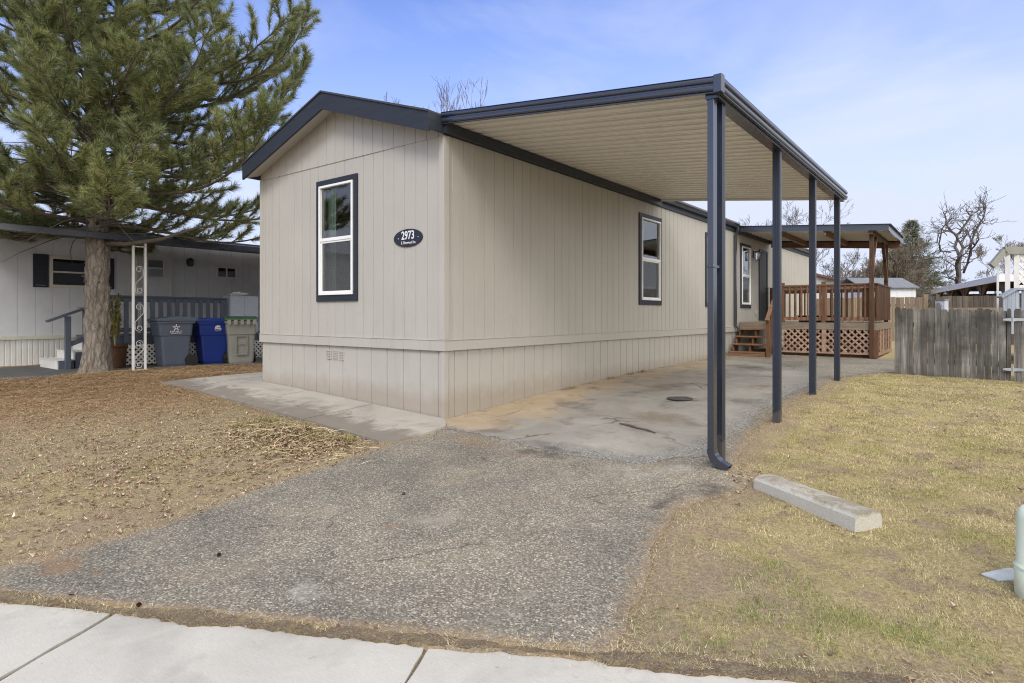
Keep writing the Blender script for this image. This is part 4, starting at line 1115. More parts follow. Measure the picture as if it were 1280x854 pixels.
aw = thing('patio_cover', (-9.2, 2, .2), 'low dark roofed patio cover along the grey home', 'patio cover')
mb = MB(); mb.hexa([(NX+.14, -2.6, 2.98), (-7.7, -2.6, 2.75), (-7.7, 9, 2.75), (NX+.14, 9, 2.98), (NX+.14, -2.6, 3.03), (-7.7, -2.6, 2.80), (-7.7, 9, 2.80), (NX+.14, 9, 3.03)]); mb.build('roof', 'navy', aw)
mb = MB(); mb.box(-7.699, -7.62, -2.62, 9, 2.69, 2.81); mb.build('gutter', 'navy_metal', aw, bevel=.01)
pz = bz(-7.66, -.42)
mb = MB()
for y in (-.525, -.315): mb.box(-7.68, -7.64, y-.017, y+.017, pz-.1, 2.689)
for z in (pz+.02, 2.6): mb.bar((-7.66, -.50, z), (-7.66, -.34, z), .02, .02)
po = mb.build('ornamental_post', 'white_iron', aw)
def scroll(c, s, flip):
    pts = []
    for k in range(22):
        t = k/21*2.6*PI; r = .058*s*(1-.72*k/21); pts.append((c[0], c[1]+flip*r*math.cos(t+PI*.0), c[2]+r*math.sin(t)*1))
    return pts
for zc in (pz+.30, pz+1.0, pz+1.72):
    mb = MB()
    a = scroll((-7.66, -.42, zc+.22), 1.2, 1); b = scroll((-7.66, -.42, zc-.18), 1.2, -1)
    mb.tube([(p[0], p[1], p[2]) for p in a], .005, 5); mb.tube([(p[0], p[1], zc-.18-(p[2]-(zc-.18))) for p in b], .005, 5)
    mb.tube([a[0], (-7.66, -.35, zc+.1), (-7.66, -.49, zc-.06), (b[0][0], b[0][1], b[0][2])], .005, 5)
    mb.build('scroll', 'white_iron', po)

nd_ = thing('neighbour_porch', (-9.8, .8, .2), 'slate painted wooden porch with white lattice and steps behind the pine', 'porch')
fx, fz = -8.95, .86
mb = MB(); mb.box(NX+.03, fx, -.5, 4.6, fz-.05, fz); mb.build('floor', 'slate_paint', nd_)
mb = MB(); mb.box(fx-.04, fx, -.5, 4.6, fz-.2, fz-.051); mb.build('rim_board', 'slate_paint', nd_)
mb = MB()
mb.box(fx-.05, fx+.05, -.5, 1.93, 1.66, 1.70); mb.box(fx-.02, fx+.02, -.5, 1.93, fz+.08, fz+.17); mb.box(fx-.019, fx+.019, -.5, 1.93, 1.57, 1.659)
ra = mb.build('railing', 'slate_paint', nd_, bevel=.004)
mb = MB(); y = -.4
while y < 1.85: mb.box(fx+.021, fx+.045, y, y+.088, fz-.15, 1.62); y += .168
mb.build('baluster', 'slate_paint', ra)
for y in (-.46, 1.9):
    mb = MB(); mb.box(fx-.06, fx+.02, y-.04, y+.04, .15, 1.659); mb.build('post', 'slate_paint', nd_)
mb = MB(); lattice(mb, (fx+.012, -.48, .26), (0, 1, 0), (0, 0, 1), 4.9, .41, .105, .036); lattice(mb, (fx-.35, -.505, .26), (1, 0, 0), (0, 0, 1), .35, .41, .105, .036); mb.build('lattice_skirt', 'white_lattice', nd_)
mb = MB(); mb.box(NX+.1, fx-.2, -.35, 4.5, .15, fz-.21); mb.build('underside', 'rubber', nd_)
for k, (y0, zt) in enumerate(((-1.32, .40), (-1.04, .555), (-.76, .71))):
    mb = MB(); mb.box(-10.15, -9.12, y0+.022, -.501 if k == 2 else y0+.30, .14, zt); s_ = mb.build('step', 'slate_paint', nd_)
    mb = MB(); mb.box(-10.15, -9.12, y0, y0+.02, .15, zt-.002); mb.box(-10.15, -9.11, y0-.01, y0+.29, zt+.001, zt+.02); mb.build('riser', 'white_lattice', s_)
mb = MB(); mb.bar((-9.07, -1.5, 1.17), (-9.07, -.4, 1.62), .14, .04); mb.bar((-9.07, -1.12, .72), (-9.07, -.4, 1.02), .04, .09); mb.build('handrail', 'slate_paint', nd_)
for y in (-1.16, -.86):
    mb = MB(); mb.box(-9.11, -9.03, y-.045, y+.045, .12, 1.27+(y+1.16)*.41); mb.build('handrail_post', 'slate_paint', nd_)

cab = thing('storage_cabinet', (-9.1, 2.35, .86), 'pale grey metal cabinet on the slate porch beside its railing', 'cabinet')
mb = MB(); mb.box(-9.3, -8.92, 2.0, 2.72, .863, 1.75); mb.build('body', plain('cabinet_grey', (.42, .46, .53), .5, .05), cab, bevel=.008)
mb = MB(); mb.box(-8.918, -8.908, 2.02, 2.355, .9, 1.73); mb.box(-8.918, -8.908, 2.362, 2.70, .9, 1.73); mb.build('door', plain('cabinet_grey_door', (.42, .46, .53), .5, .05), cab, bevel=.003)
bag = thing('plastic_bag', (-9.1, 2.3, 1.75), 'crumpled white bag lying on the pale grey cabinet', 'bag')
mb = MB(); n = 12
rows = []
for i in range(7):
    t = i/6; row = []
    for k in range(n):
        th = 2*PI*k/n; r = .16*math.sin(PI*min(.98, t*.86+.12))*(1+.28*math.sin(3*th+i)+.15*random.uniform(-1, 1)); row.append((-9.08+.8*r*math.cos(th), 2.32+1.4*r*math.sin(th), 1.752+.11*t+.012*random.uniform(-1, 1)*(0 < i < 6)))
    rows.append(row)
for a, b in zip(rows[:-1], rows[1:]):
    for k in range(n): mb.quad(a[k], a[(k+1) % n], b[(k+1) % n], b[k])
mb.quad(*rows[-1]); mb.quad(*rows[0][::-1]); mb.build('bag_body', 'white', bag)

# wheeled bins
def cart(loc, rz, col, lidc, label, logo=None, ribs=False, recess=False, sc=1):
    t = thing_l('wheeled_bin', loc, label, 'bin', 'wheeled bins beside the grey home', rz, sc)
    mb = MB(); secs = [(.0, .235, .23, 0), (.05, .25, .245, 0), (.62, .29, .272, -.01), (.64, .31, .285, -.012), (.92, .335, .305, -.02)]
    rows = []
    for z, hx, hy, ox in secs:
        r = .05; row = []
        for sx, sy, a0 in ((1, 1, 0), (-1, 1, 90), (-1, -1, 180), (1, -1, 270)):
            for q in range(4):
                a = math.radians(a0+q*30); row.append((ox+sx*(hx-r)+r*math.cos(a), sy*(hy-r)+r*math.sin(a), z))
        rows.append(row)
    n = 16
    for a, b in zip(rows[:-1], rows[1:]):
        for k in range(n): mb.quad(a[k], a[(k+1) % n], b[(k+1) % n], b[k])
    mb.quad(*rows[0][::-1]); mb.quad(*rows[-1])
    mb.box(-.37, .34, -.325, .325, .885, .925)
    mb.build('body', col, t, bevel=.006)
    mb = MB(); L = .40
    prof = [(-.39, .93), (-.405, .955), (-.36, .985), (0, 1.03), (.28, 1.015), (.37, .98), (.37, .93)]
    for s0, s1, zz in ((-.335, .335, 0),):
        mb.prism([(a, s0, b+zz) for a, b in prof], (0, s1-s0, 0))
    ld0 = None
    if ribs:
        rb_ = MB()
        for k in range(5): rb_.box(-.425, -.40, -.29+k*.125, -.22+k*.125, .85, .955)
    ld0 = mb.build('lid', lidc, t, bevel=.012)
    if ribs: rb_.build('ribbed_lip', 'bin_grey', ld0, bevel=.006)
    mb = MB(); mb.tube([(.33, -.2, .93), (.43, -.2, .95), (.43, .2, .95), (.33, .2, .93)], .016, 8); mb.build('handle', lidc, t)
    if recess:
        mb = MB(); ring(mb, lambda a, d, z: (-.296-d-(z-.3)*.07, a, z), -.12, .12, .2, .62, .025, -.01, .022); mb.pbox(lambda a, d, z: (-.29-d-(z-.3)*.07, a, z), -.09, .09, -.005, .012, .42, .455); mb.build('grip', col, t)
    mb = MB(); mb.tube([(.27, -.3, .12), (.27, .3, .12)], .012, 8); mb.build('axle', 'galv', t)
    for s in (-1, 1):
        mb = MB(); c = (.27, s*.295, .12)
        for r0, w in ((.12, .03), (.07, .036)):
            mb.tube([(c[0], c[1]-w, c[2]), (c[0], c[1]+w, c[2])], r0, 20)
        mb.build('wheel', 'rubber', t)
    if logo:
        lg = None
        yy = lambda z: -.2775-(z-.62)*.08
        z0 = .80; mb = MB()
        pt = []
        for k in range(10):
            a = PI/2+k*PI/5; r = .055 if k % 2 == 0 else .026; pt.append((-.02+r*math.cos(a), r*math.sin(a)))
        pi_ = [(-.02+(x+.02)*.55, y*.55) for x, y in pt]
        if logo == 'star':
            for k in range(10):
                j = (k+1) % 10
                mb.quad(*[(p[0], yy(z0)-.017, z0+p[1]) for p in (pt[k], pt[j], pi_[j], pi_[k])])
            for k in range(5):
                a = PI/2+k*2*PI/5; c = (-.02+.058*math.cos(a), z0+.058*math.sin(a)); mb.quad(*[(c[0]+.012*math.cos(q*PI/4), yy(z0)-.018, c[1]+.012*math.sin(q*PI/4)) for q in range(8)])
            lg = mb.build('emblem', 'logo', t)
            lettering('REPUBLIC', .052, (-.02, yy(.71)-.02, .715), (1, 0, 0), (0, 0, 1), .001, 'logo', t, 'wordmark', xs=1.05)
            lettering('SERVICES', .026, (-.02, yy(.68)-.02, .68), (1, 0, 0), (0, 0, 1), .001, 'logo', t, 'wordmark', xs=1.9)
        else:
            mb.quad(*[(x, yy(z0)-.017, z0+y) for x, y in ((-.02, -.03), (.0, .03), (.04, .06), (.1, .05), (.11, .0), (.06, .02))])
            mb.quad(*[(x, yy(z0)-.017, z0+y) for x, y in ((-.02, -.035), (.06, .01), (.13, -.02), (.12, -.045), (.05, -.03))])
            mb.build('emblem', 'logo', t)
            lettering('RECYCLE', .03, (.05, yy(.73)-.02, .735), (1, 0, 0), (0, 0, 1), .001, 'logo', t, 'wordmark')
    return t
def on(x, y, lift=0): return (x, y, bz(x, y)+lift)
cart(on(-8.28, .45, .012), PI/2-.12, 'bin_slate', 'bin_slate', 'slate blue wheeled bin with a white star emblem on its side', 'star')
cart(on(-8.42, 1.33, .012), PI/2-.2, 'bin_blue', 'bin_blue', 'bright blue wheeled bin between the slate one and the grey one', 'swoosh', sc=.97)
cart(on(-7.8, 1.66, .012), PI-.42, 'bin_grey', 'bin_green', 'olive grey wheeled bin with a green ribbed lid', None, True, True)

# drying plant in a tub beside the porch
pl = thing('potted_plant', on(-8.70, -.47), 'drying yellow green plant in a dark tub beside the pine trunk', 'plant')
z0 = bz(-8.70, -.47)
mb = MB(); mb.lathe([(.16, 0), (.19, .02), (.21, .42), (.23, .43), (.23, .47), (.2, .47), (.19, .43)], (-8.70, -.47, z0), 18); mb.build('tub', 'dark_wood', pl)
mb = MB(); rr = random.Random(4); vs = []
for k in range(14):
    a = rr.uniform(0, 2*PI); h = rr.uniform(.6, 1.1); o_ = rr.uniform(.02, .22)
    mb.tube([(-8.70, -.47, z0+.42), (-8.70+o_*.4*math.cos(a), -.47+o_*.4*math.sin(a), z0+.42+h*.5), (-8.70+o_*math.cos(a), -.47+o_*math.sin(a), z0+.42+h)], [.008, .006, .003], 4)
    for q in range(26):
        t = rr.uniform(.35, 1); c = Vector((-8.70+o_*t*math.cos(a), -.47+o_*t*math.sin(a), z0+.42+h*t)); d = Vector((rr.uniform(-1, 1), rr.uniform(-1, 1), rr.uniform(-1, .3))).normalized()*rr.uniform(.06, .14); s_ = d.cross(Vector((rr.random(), rr.random(), 1))).normalized()*.018
        mb.quad(c, c+d*.5+s_, c+d, c+d*.5-s_)
mb.build('leaves', 'yellow_leaf', pl)

# ------------------------------------------------------------------ pine
def make_pine():
    r = random.Random(21)
    bx, by = TREE; z0 = bz(bx, by); H = 12.5
    t = thing('pine_tree', (bx, by, z0), 'tall long needled pine in front of the grey home', 'tree')
    def tp(z): # trunk centre
        return Vector((bx+.05*math.sin(z*.5)+.0*z, by+.06*math.sin(z*.37+1), z))
    mb = MB(); pts = []; rad = []
    for k in range(420):
        q = (k/419)**1.3; z = z0-.15+q*(H-z0+.1); h = z-z0
        R = .19*(1-h/(H+.2))**.8+.075*math.exp(-max(h, 0)*4.5)+.012
        for zz in (.95, 1.55, 1.9, 2.35): R += .018*math.exp(-((h-zz)/.07)**2)
        pts.append(tp(z)); rad.append(R)
    mb.tube(pts, rad, 72)
    v2 = []
    for (x, y, z) in mb.v:
        c = tp(z); d = Vector((x-c.x, y-c.y)); a = math.atan2(d.y, d.x); h = z-z0
        rg_ = abs(2*float(fbm(np.array([a*3.2+9+.25*math.sin(z*5)]), np.array([z*1.1]), 1.7, 3)[0])-1); f2 = float(fbm(np.array([a*8+5]), np.array([z*5]), 1.7, 2)[0])
        f = 1+.26*min(rg_, .42)-.06+.05*(f2-.5)+.05*math.sin(a*5+z*3)+.04*math.sin(a*9-z*7)+(.2*math.exp(-max(h, 0)*6)*math.sin(a*4+1))
        v2.append((c.x+d.x*f, c.y+d.y*f, z))
    mb.v = v2
    # knots / branch stubs
    mb.build('trunk', 'bark', t, smooth=True)
    wood = MB(); tips = []   # tips: (pos, dir, size)
    R_ = Vector((.791, .611, 0))
    def limb(z, az, L, up0, seed):
        rr = random.Random(seed)
        d = Vector((math.cos(az), math.sin(az), up0)).normalized(); p = tp(z); pts = [p.copy()]; n = max(6, int(L/.28)); st = L/n
        dirs = [d.copy()]
        for k in range(n):
            q = k/n
            d = (d+Vector((rr.uniform(-.12, .12), rr.uniform(-.12, .12), (-.04 if q < .4 else .12)+rr.uniform(-.07, .07)))).normalized()
            p = p+d*st; pts.append(p.copy()); dirs.append(d.copy())
        r0 = .012+.0075*L
        wood.tube(pts, [max(.006, r0*(1-.85*i/n)) for i in range(n+1)], 6, cap=False)
        start = .14+.1*rr.random()
        k0 = int(start*n)
        for i in range(k0, n+1):
            q = i/n
            for s in (-1, 1):
                if rr.random() < .12: continue
                side = dirs[i].cross(Vector((0, 0, 1))).normalized()*s
                sl = (.25+.55*L*.32*(1-q)**.7)*rr.uniform(.7, 1.25)
                dd = (dirs[i]*.75+side*rr.uniform(.55, 1.0)+Vector((0, 0, rr.uniform(-.05, .45)))).normalized()
                m = max(2, int(sl/.17)); pp = pts[i].copy(); sp = [pp.copy()]
                for j in range(m):
                    dd = (dd+Vector((rr.uniform(-.15, .15), rr.uniform(-.15, .15), rr.uniform(0, .2)))).normalized()
                    pp = pp+dd*(sl/m); sp.append(pp.copy())
                    if j >= 0:
                        for w in range(2):
                            if rr.random() < .22: continue
                            td = (dd+Vector((rr.uniform(-.8, .8), rr.uniform(-.8, .8), rr.uniform(-.2, .8)))).normalized()
                            tl = rr.uniform(.12, .3); tips.append((pp+td*tl*.3, td, rr.uniform(.75, 1.1)))
                tips.append((sp[-1], dd, 1.15)); tips.append((sp[-2], dd, 1.0))
                wood.tube(sp, [.009]*(m)+[.004], 4, cap=False)
        tips.append((pts[-1], dirs[-1], 1.25)); tips.append((pts[-2], dirs[-2], 1.1))
    z = z0+2.75; wi = 0
    while z < H-.3:
        f = (z-z0-2.75)/(H-2.75)
        nl = 7 if z < 7 else 5
        a0 = wi*2.4
        for k in range(nl):
            az = a0+2*PI*k/nl+r.uniform(-.3, .3)
            dirv = Vector((math.cos(az), math.sin(az), 0)); rt = dirv.dot(R_)
            L = (3.5+.85*max(0, rt)+.25*max(0, -rt))*(1-f)**.75*r.uniform(.5, 1.14)+.3
            if z < z0+3.2: L *= .8
            if z > z0+5 and r.random() < .22: continue
            up = (.05 if z < z0+4 else .22+.35*f)+r.uniform(-.1, .14)
            limb(z+r.uniform(-.12, .12), az, L, up, r.random())
        z += .44+.1*r.random(); wi += 1
    # a few long limbs that reach over towards the tan home
    for (zz, az_off, L, up) in ((4.2, -.05, 4.5, .30), (4.7, .22, 4.4, .36), (3.6, -.25, 4.1, .14), (5.1, .02, 4.5, .34), (3.15, .12, 3.9, .06), (5.6, -.2, 4.1, .42), (3.9, .4, 4.3, .2), (4.4, -.4, 4.0, .28)):
        limb(z0+zz, math.atan2(.611, .791)+az_off, L, up, zz*10+az_off)
    for k in range(16):   # boughs on the street side that hide the upper trunk
        limb(z0+3.15+.3*k+r.uniform(-.1, .1), -.31+(-1)**k*r.uniform(.05, .5), (2.6 if k < 8 else 2.2)*r.uniform(.7, 1.1), .18+r.uniform(-.05, .2), 100+k)
    for k in range(7):   # low drooping boughs over the grey home
        limb(z0+2.75+.12*k, math.atan2(-.611, -.791)+(k-3)*.42+r.uniform(-.1, .1), 3.0*r.uniform(.75, 1.15), -.02+r.uniform(-.06, .06), 300+k)
    # bare dead limb low on the trunk
    a = tp(z0+2.42); wood.tube([a, a+R_*.55+Vector((0, 0, -.02)), a+R_*1.2+Vector((0, 0, .07)), a+R_*1.85+Vector((0, 0, .28)), a+R_*2.3+Vector((0, 0, .36))], [.05, .042, .036, .024, .012], 8)
    for k in range(16):
        zz = z0+r.uniform(1.0, 3.4); az = r.uniform(0, 2*PI); a = tp(zz); d = Vector((math.cos(az), math.sin(az), r.uniform(-.2, .3)))
        wood.tube([a, a+d*r.uniform(.22, .34)], [.028, .012], 6)
    for k in range(40):   # fine dead twigs in the lower crown
        zz = z0+r.uniform(2.6, 4.2); az = r.uniform(0, 2*PI); p = tp(zz); d = Vector((math.cos(az), math.sin(az), r.uniform(-.15, .1))); pts = [p]
        for q in range(6): d = (d+Vector((r.uniform(-.2, .2), r.uniform(-.2, .2), r.uniform(-.15, .12)))).normalized(); p = p+d*r.uniform(.2, .4); pts.append(p)
        wood.tube(pts, [.016, .013, .011, .009, .007, .005, .003], 4, cap=False)
    wood.build('branch', 'limb', t, smooth=True)
    # needles
    nt_ = len(tips); K = 84
    P0 = np.array([tuple(a) for a, b, c in tips]); D0 = np.array([tuple(b) for a, b, c in tips]); SZ = np.array([c for a, b, c in tips])
    P = np.repeat(P0, K, 0); D = np.repeat(D0, K, 0); Sz = np.repeat(SZ, K)
    n = len(P); rg = np.random.default_rng(5)
    rv = rg.normal(size=(n, 3)); rv -= (rv*D).sum(1, keepdims=True)*D; rv /= np.linalg.norm(rv, axis=1, keepdims=True)
    ang = rg.uniform(.2, 1.0, n)
    nd = D*np.cos(ang)[:, None]+rv*np.sin(ang)[:, None]; nd[:, 2] += rg.uniform(-.16, .12, n); nd /= np.linalg.norm(nd, axis=1, keepdims=True)
    b = P+D*(rg.uniform(-.13, .07, n)*Sz)[:, None]
    L = rg.uniform(.10, .185, n)*Sz
    sd = np.cross(nd, rg.normal(size=(n, 3))); sd /= np.linalg.norm(sd, axis=1, keepdims=True); w = .0036
    V = np.stack([b-sd*w, b+sd*w, b+nd*L[:, None]], 1).reshape(-1, 3)
    print('pine tips', nt_, 'needles', n)
    fast_mesh('crown', V, 3, 'needles', t)
    return t
make_pine()

# ------------------------------------------------------------------ fences on the right
def picket_row(mb, x0, x1, y, zb, zt, w=.1, th=.018, seed=1, lean=.006, dz=.02, round_=True, gap=.004):
    r = random.Random(seed); x = x0
    while x < x1-.03:
        ww = min(w*r.uniform(.92, 1.08), x1-x); t = zt(x)+r.uniform(-dz, dz); b = zb(x)-.02+r.uniform(-.02, .02); yo = r.uniform(-.008, .008); lx = r.uniform(-lean, lean)
        g = gap*r.uniform(.5, 1.6); a, c = x+g/2, x+ww-g/2
        prof = [(a, b), (c, b)]
        if round_: prof += [(c+lx, t-.045), (c-ww*.09+lx, t-.014), ((a+c)/2+ww*.22+lx, t), ((a+c)/2-ww*.22+lx, t), (a+ww*.09+lx, t-.014), (a+lx, t-.045)]
        else: prof += [(c+lx, t), (a+lx, t)]
        mb.prism([(q[0], y+yo, q[1]) for q in prof], (0, th, 0)); x += ww
FY = 7.42
fn = thing('picket_fence', (4.6, FY, .25), 'low weathered grey plank fence behind the right lawn', 'fence')
mb = MB(); picket_row(mb, 3.86, 5.462, FY, lambda x: bz(x, FY), lambda x: 1.425-.03*(x-3.86), .098, seed=5); mb.build('plank_panel', 'fence', fn)
mb = MB(); mb.box(3.86, 5.44, FY+.03, FY+.07, .45, .54); mb.box(3.86, 5.44, FY+.03, FY+.07, 1.08, 1.17); mb.build('rail', 'fence', fn)
for x in (3.93, 5.38):
    mb = MB(); mb.box(x-.045, x+.045, FY+.075, FY+.165, .1, 1.36); mb.build('post', 'fence', fn)
gt = thing('picket_gate', (6.1, FY-.03, .25), 'lighter weathered plank gate on steel strap hinges at right frame edge', 'gate')
mb = MB(); picket_row(mb, 5.50, 6.75, FY-.05, lambda x: bz(x, FY)+.0, lambda x: 1.40, .1, seed=9); mb.build('plank_panel', 'fence', gt)
mb = MB(); mb.box(5.55, 6.7, FY-.02, FY+.02, .45, .54); mb.box(5.55, 6.7, FY-.02, FY+.02, 1.1, 1.19); mb.build('rail', 'fence', gt)
for z in (1.22, .42):
    mb = MB(); mb.prism([(5.36, FY-.064, z-.014), (5.47, FY-.064, z-.028), (5.62, FY-.064, z-.02), (5.62, FY-.064, z+.02), (5.47, FY-.064, z+.028), (5.36, FY-.064, z+.014)], (0, -.006, 0)); mb.tube([(5.48, FY-.075, z-.045), (5.48, FY-.075, z+.045)], .011, 8)
    for x in (5.39, 5.43, 5.56): mb.tube([(x, FY-.07, z), (x, FY-.08, z)], .008, 6)
    mb.build('hinge', 'galv', gt)
FB = 20.45
fb = thing('board_fence', (0, FB, .3), 'long brown board fence beyond the timber deck', 'fence')
mb = MB(); picket_row(mb, -6, 3.45, FB, lambda x: .3, lambda x: 1.93+.012*math.sin(x), .14, seed=3, round_=False, gap=.005, dz=.012); mb.build('plank_panel', 'fence_back', fb)
mb = MB(); mb.box(-6, 3.45, FB+.02, FB+.06, .6, .69); mb.box(-6, 3.45, FB+.02, FB+.06, 1.6, 1.69); mb.build('rail', 'fence_back', fb)
mb = MB(); mb.box(3.47, 3.6, FB-.05, FB+.08, .2, 2.02); mb.build('post', 'fence_back', fb)
fd = thing('railed_fence', (6.4, FB-.4, .3), 'dark board fence with pale rails under the distant carport', 'fence')
mb = MB(); picket_row(mb, 3.75, 11, FB-.4, lambda x: .3, lambda x: 1.93, .14, seed=8, round_=False, gap=.005, dz=.015); mb.build('plank_panel', 'fence_dark', fd)
mb = MB()
for z in (.75, 1.45): mb.box(3.75, 11, FB-.45, FB-.405, z, z+.09)
mb.build('rail', 'fence_back', fd)
for x in (3.9, 6.2, 8.6):
    mb = MB(); mb.box(x-.05, x+.05, FB-.52, FB-.455, .2, 2.0); mb.build('post', 'fence_dark', fd)
# meter pedestal
mp = thing('utility_box', (4.35, 12.0, .3), 'small light grey metal utility box on a post behind the fence', 'utility box')
zz = bz(4.35, 12)
mb = MB(); mb.box(4.31, 4.39, 11.96, 12.04, zz-.05, 1.42); mb.build('post', 'galv', mp)
mb = MB(); mb.bar((4.35-.09, 11.93+.07, 1.5), (4.35+.10, 11.93-.07, 1.5), .12, .26); mb.build('case', 'cabinet_grey' if 'cabinet_grey' in M else plain('meter_grey', (.5, .53, .58), .5, .05), mp, bevel=.008)
mb = MB(); mb.tube([(4.33, 11.90, 1.52), (4.29, 11.84, 1.52)], .06, 14); mb.build('dial', 'galv', mp)
mb = MB(); mb.bar((4.35-.10, 11.93+.077, 1.64), (4.35+.11, 11.93-.077, 1.64), .15, .02); mb.build('cap', 'galv', mp)

# lattice enclosed raised deck of the next lot
ld = thing('lattice_deck', (6.8, 11.8, .3), 'raised blue grey deck with white lattice screen behind the gate', 'deck')
RX = Vector((.791, .611, 0)); RN = Vector((-.611, .791, 0))
o0 = Vector((5.60, 11.05, 0))
def L3(a, d, z): return o0+RX*a+RN*d+Vector((0, 0, z))
mb = MB(); lattice(mb, L3(.36, .3, 1.92), RX, (0, 0, 1), 2.2, .68, .16, .045, .012); mb.build('lattice_panel', 'white_lattice', ld)
mb = MB()
for a in (.13, .32): mb.bar(L3(a, .3, .2), L3(a, .3, 2.6), .085, .085, (0, 1, 0))
mb.bar(L3(.02, .42, .2), L3(.02, .42, 2.45), .04, .04, (0, 1, 0)); mb.bar(L3(2.5, .3, .2), L3(2.5, .3, 2.6), .085, .085, (0, 1, 0)); mb.bar(L3(.36, .3, 1.9), L3(2.5, .3, 1.9), .06, .06)
mb.build('post', 'white_lattice', ld)
mb = MB(); mb.bar(L3(.02, .26, 2.66), L3(2.6, .26, 2.66), .08, .15); mb.bar(L3(.03, .26, 2.655), L3(-.24, .26, 2.33), .08, .12); mb.build('cap_rail', 'olive_wood', ld)
mb = MB(); mb.bar(L3(.02, .0, 1.83), L3(2.6, .0, 1.83), .14, .04); mb.bar(L3(.02, .0, 1.83), L3(-.28, 0, 1.66), .14, .04); mb.build('handrail', 'blue_grey', ld)
mb = MB()
for k in range(4): mb.hexa([L3(-.22+.085*k, -.02, .9), L3(-.14+.085*k, -.02, .9), L3(-.14+.085*k, 0, .9), L3(-.22+.085*k, 0, .9), L3(-.22+.085*k, -.02, 1.66+.05*k), L3(-.14+.085*k, -.02, 1.70+.05*k), L3(-.14+.085*k, 0, 1.70+.05*k), L3(-.22+.085*k, 0, 1.66+.05*k)])
for k in range(15): mb.bar(L3(.2+.16*k, 0, .9), L3(.2+.16*k, 0, 1.82), .04, .04, (0, 1, 0))
mb.build('baluster', 'blue_grey', ld)
mb = MB(); mb.hexa([L3(.1, .05, .9), L3(2.6, .05, .9), L3(2.6, 2.5, .9), L3(.1, 2.5, .9), L3(.1, .05, 1.0), L3(2.6, .05, 1.0), L3(2.6, 2.5, 1.0), L3(.1, 2.5, 1.0)]); mb.build('floor', 'blue_grey', ld)

# distant carport with arched beams
dc = thing('shed_roof_carport', (6, 27, .35), 'distant carport with a thick white roof edge and arched beams beyond the fences', 'carport')
o1 = Vector((3.02, 33.55, 0)); A1 = Vector((.192, -.981, 0)); B1 = Vector((.981, .192, 0))
def D3(a, d, z): return o1+A1*a+B1*d+Vector((0, 0, z))
def dbox(mb, a0, a1, d0, d1, z0, z1): mb.hexa([D3(a0, d0, z0), D3(a0, d1, z0), D3(a1, d1, z0), D3(a1, d0, z0), D3(a0, d0, z1), D3(a0, d1, z1), D3(a1, d1, z1), D3(a1, d0, z1)])
LA = 13.1
mb = MB(); dbox(mb, 0, LA, 0, 5, 2.56, 2.62); mb.build('roof', 'shingle', dc)
mb = MB(); dbox(mb, 0, LA, -.06, -.001, 2.40, 2.63); dbox(mb, LA+.001, LA+.06, -.06, 5, 2.40, 2.63); mb.build('fascia', 'white', dc, bevel=.01)
mb = MB(); dbox(mb, .02, LA-.02, .01, 4.98, 2.50, 2.555); mb.build('ceiling', 'dark_wood', dc)
mb = MB()
for a in (.3, 3.4, 6.5, 9.6, 12.7): dbox(mb, a-.06, a+.06, .2, .32, .2, 2.499)
mb.build('post', 'dark_wood', dc)
mb = MB()
for a0 in (.36, 3.46, 6.56, 9.66):
    pts = []
    for k in range(15):
        t = k/14; pts.append((a0+2.98*t, min(1.75+.72*math.sin(PI*t)**.55, 2.47)))
    for (a, z), (b, y) in zip(pts[:-1], pts[1:]): mb.hexa([D3(a, .22, z), D3(a, .3, z), D3(b, .3, y), D3(b, .22, y), D3(a, .22, 2.498), D3(a, .3, 2.498), D3(b, .3, 2.498), D3(b, .22, 2.498)])
mb.build('arch', 'dark_wood', dc)
mb = MB(); dbox(mb, 0, LA, 4.7, 4.8, .2, 2.499); dbox(mb, -.12, -.02, 0, 4.8, .2, 2.38); mb.build('back_wall', 'tan_wall', dc)
# white shed
sh = thing('garden_shed', (1.9, 23.6, .35), 'white garden shed with a grey shingle roof beyond the fence', 'shed')
o2 = Vector((1.75, 23.2, 0))
def H3(a, d, z): return o2+RX*a+RN*d+Vector((0, 0, z))
mb = MB(); W, D_ = 1.55, 2.0
mb.hexa([H3(-.6, 0, .2), H3(W, 0, .2), H3(W, D_, .2), H3(-.6, D_, .2), H3(-.6, 0, 2.40), H3(W, 0, 2.40), H3(W, D_, 2.40), H3(-.6, D_, 2.40)])
mb.prism([H3(W-.002, 0.02, 2.40), H3(W-.002, D_-.02, 2.40), H3(W-.002, D_/2, 2.80)], RX*-.08); mb.build('wall', 'shed_wall', sh)
mb = MB()
for d0, d1 in ((-.12, D_/2), (D_+.12, D_/2)):
    mb.hexa([H3(-.7, d0, 2.37), H3(W+.08, d0, 2.37), H3(W+.08, d1, 2.82), H3(-.7, d1, 2.82), H3(-.7, d0, 2.41), H3(W+.08, d0, 2.41), H3(W+.08, d1, 2.86), H3(-.7, d1, 2.86)])
mb.build('roof', 'shed_roof', sh)
mb = MB()
for a in (.2, .8, 1.4): mb.bar(H3(a, -.012, .3), H3(a, -.012, 2.3), .05, .02, (0, 1, 0))
mb.build('trim', 'shed_wall', sh)
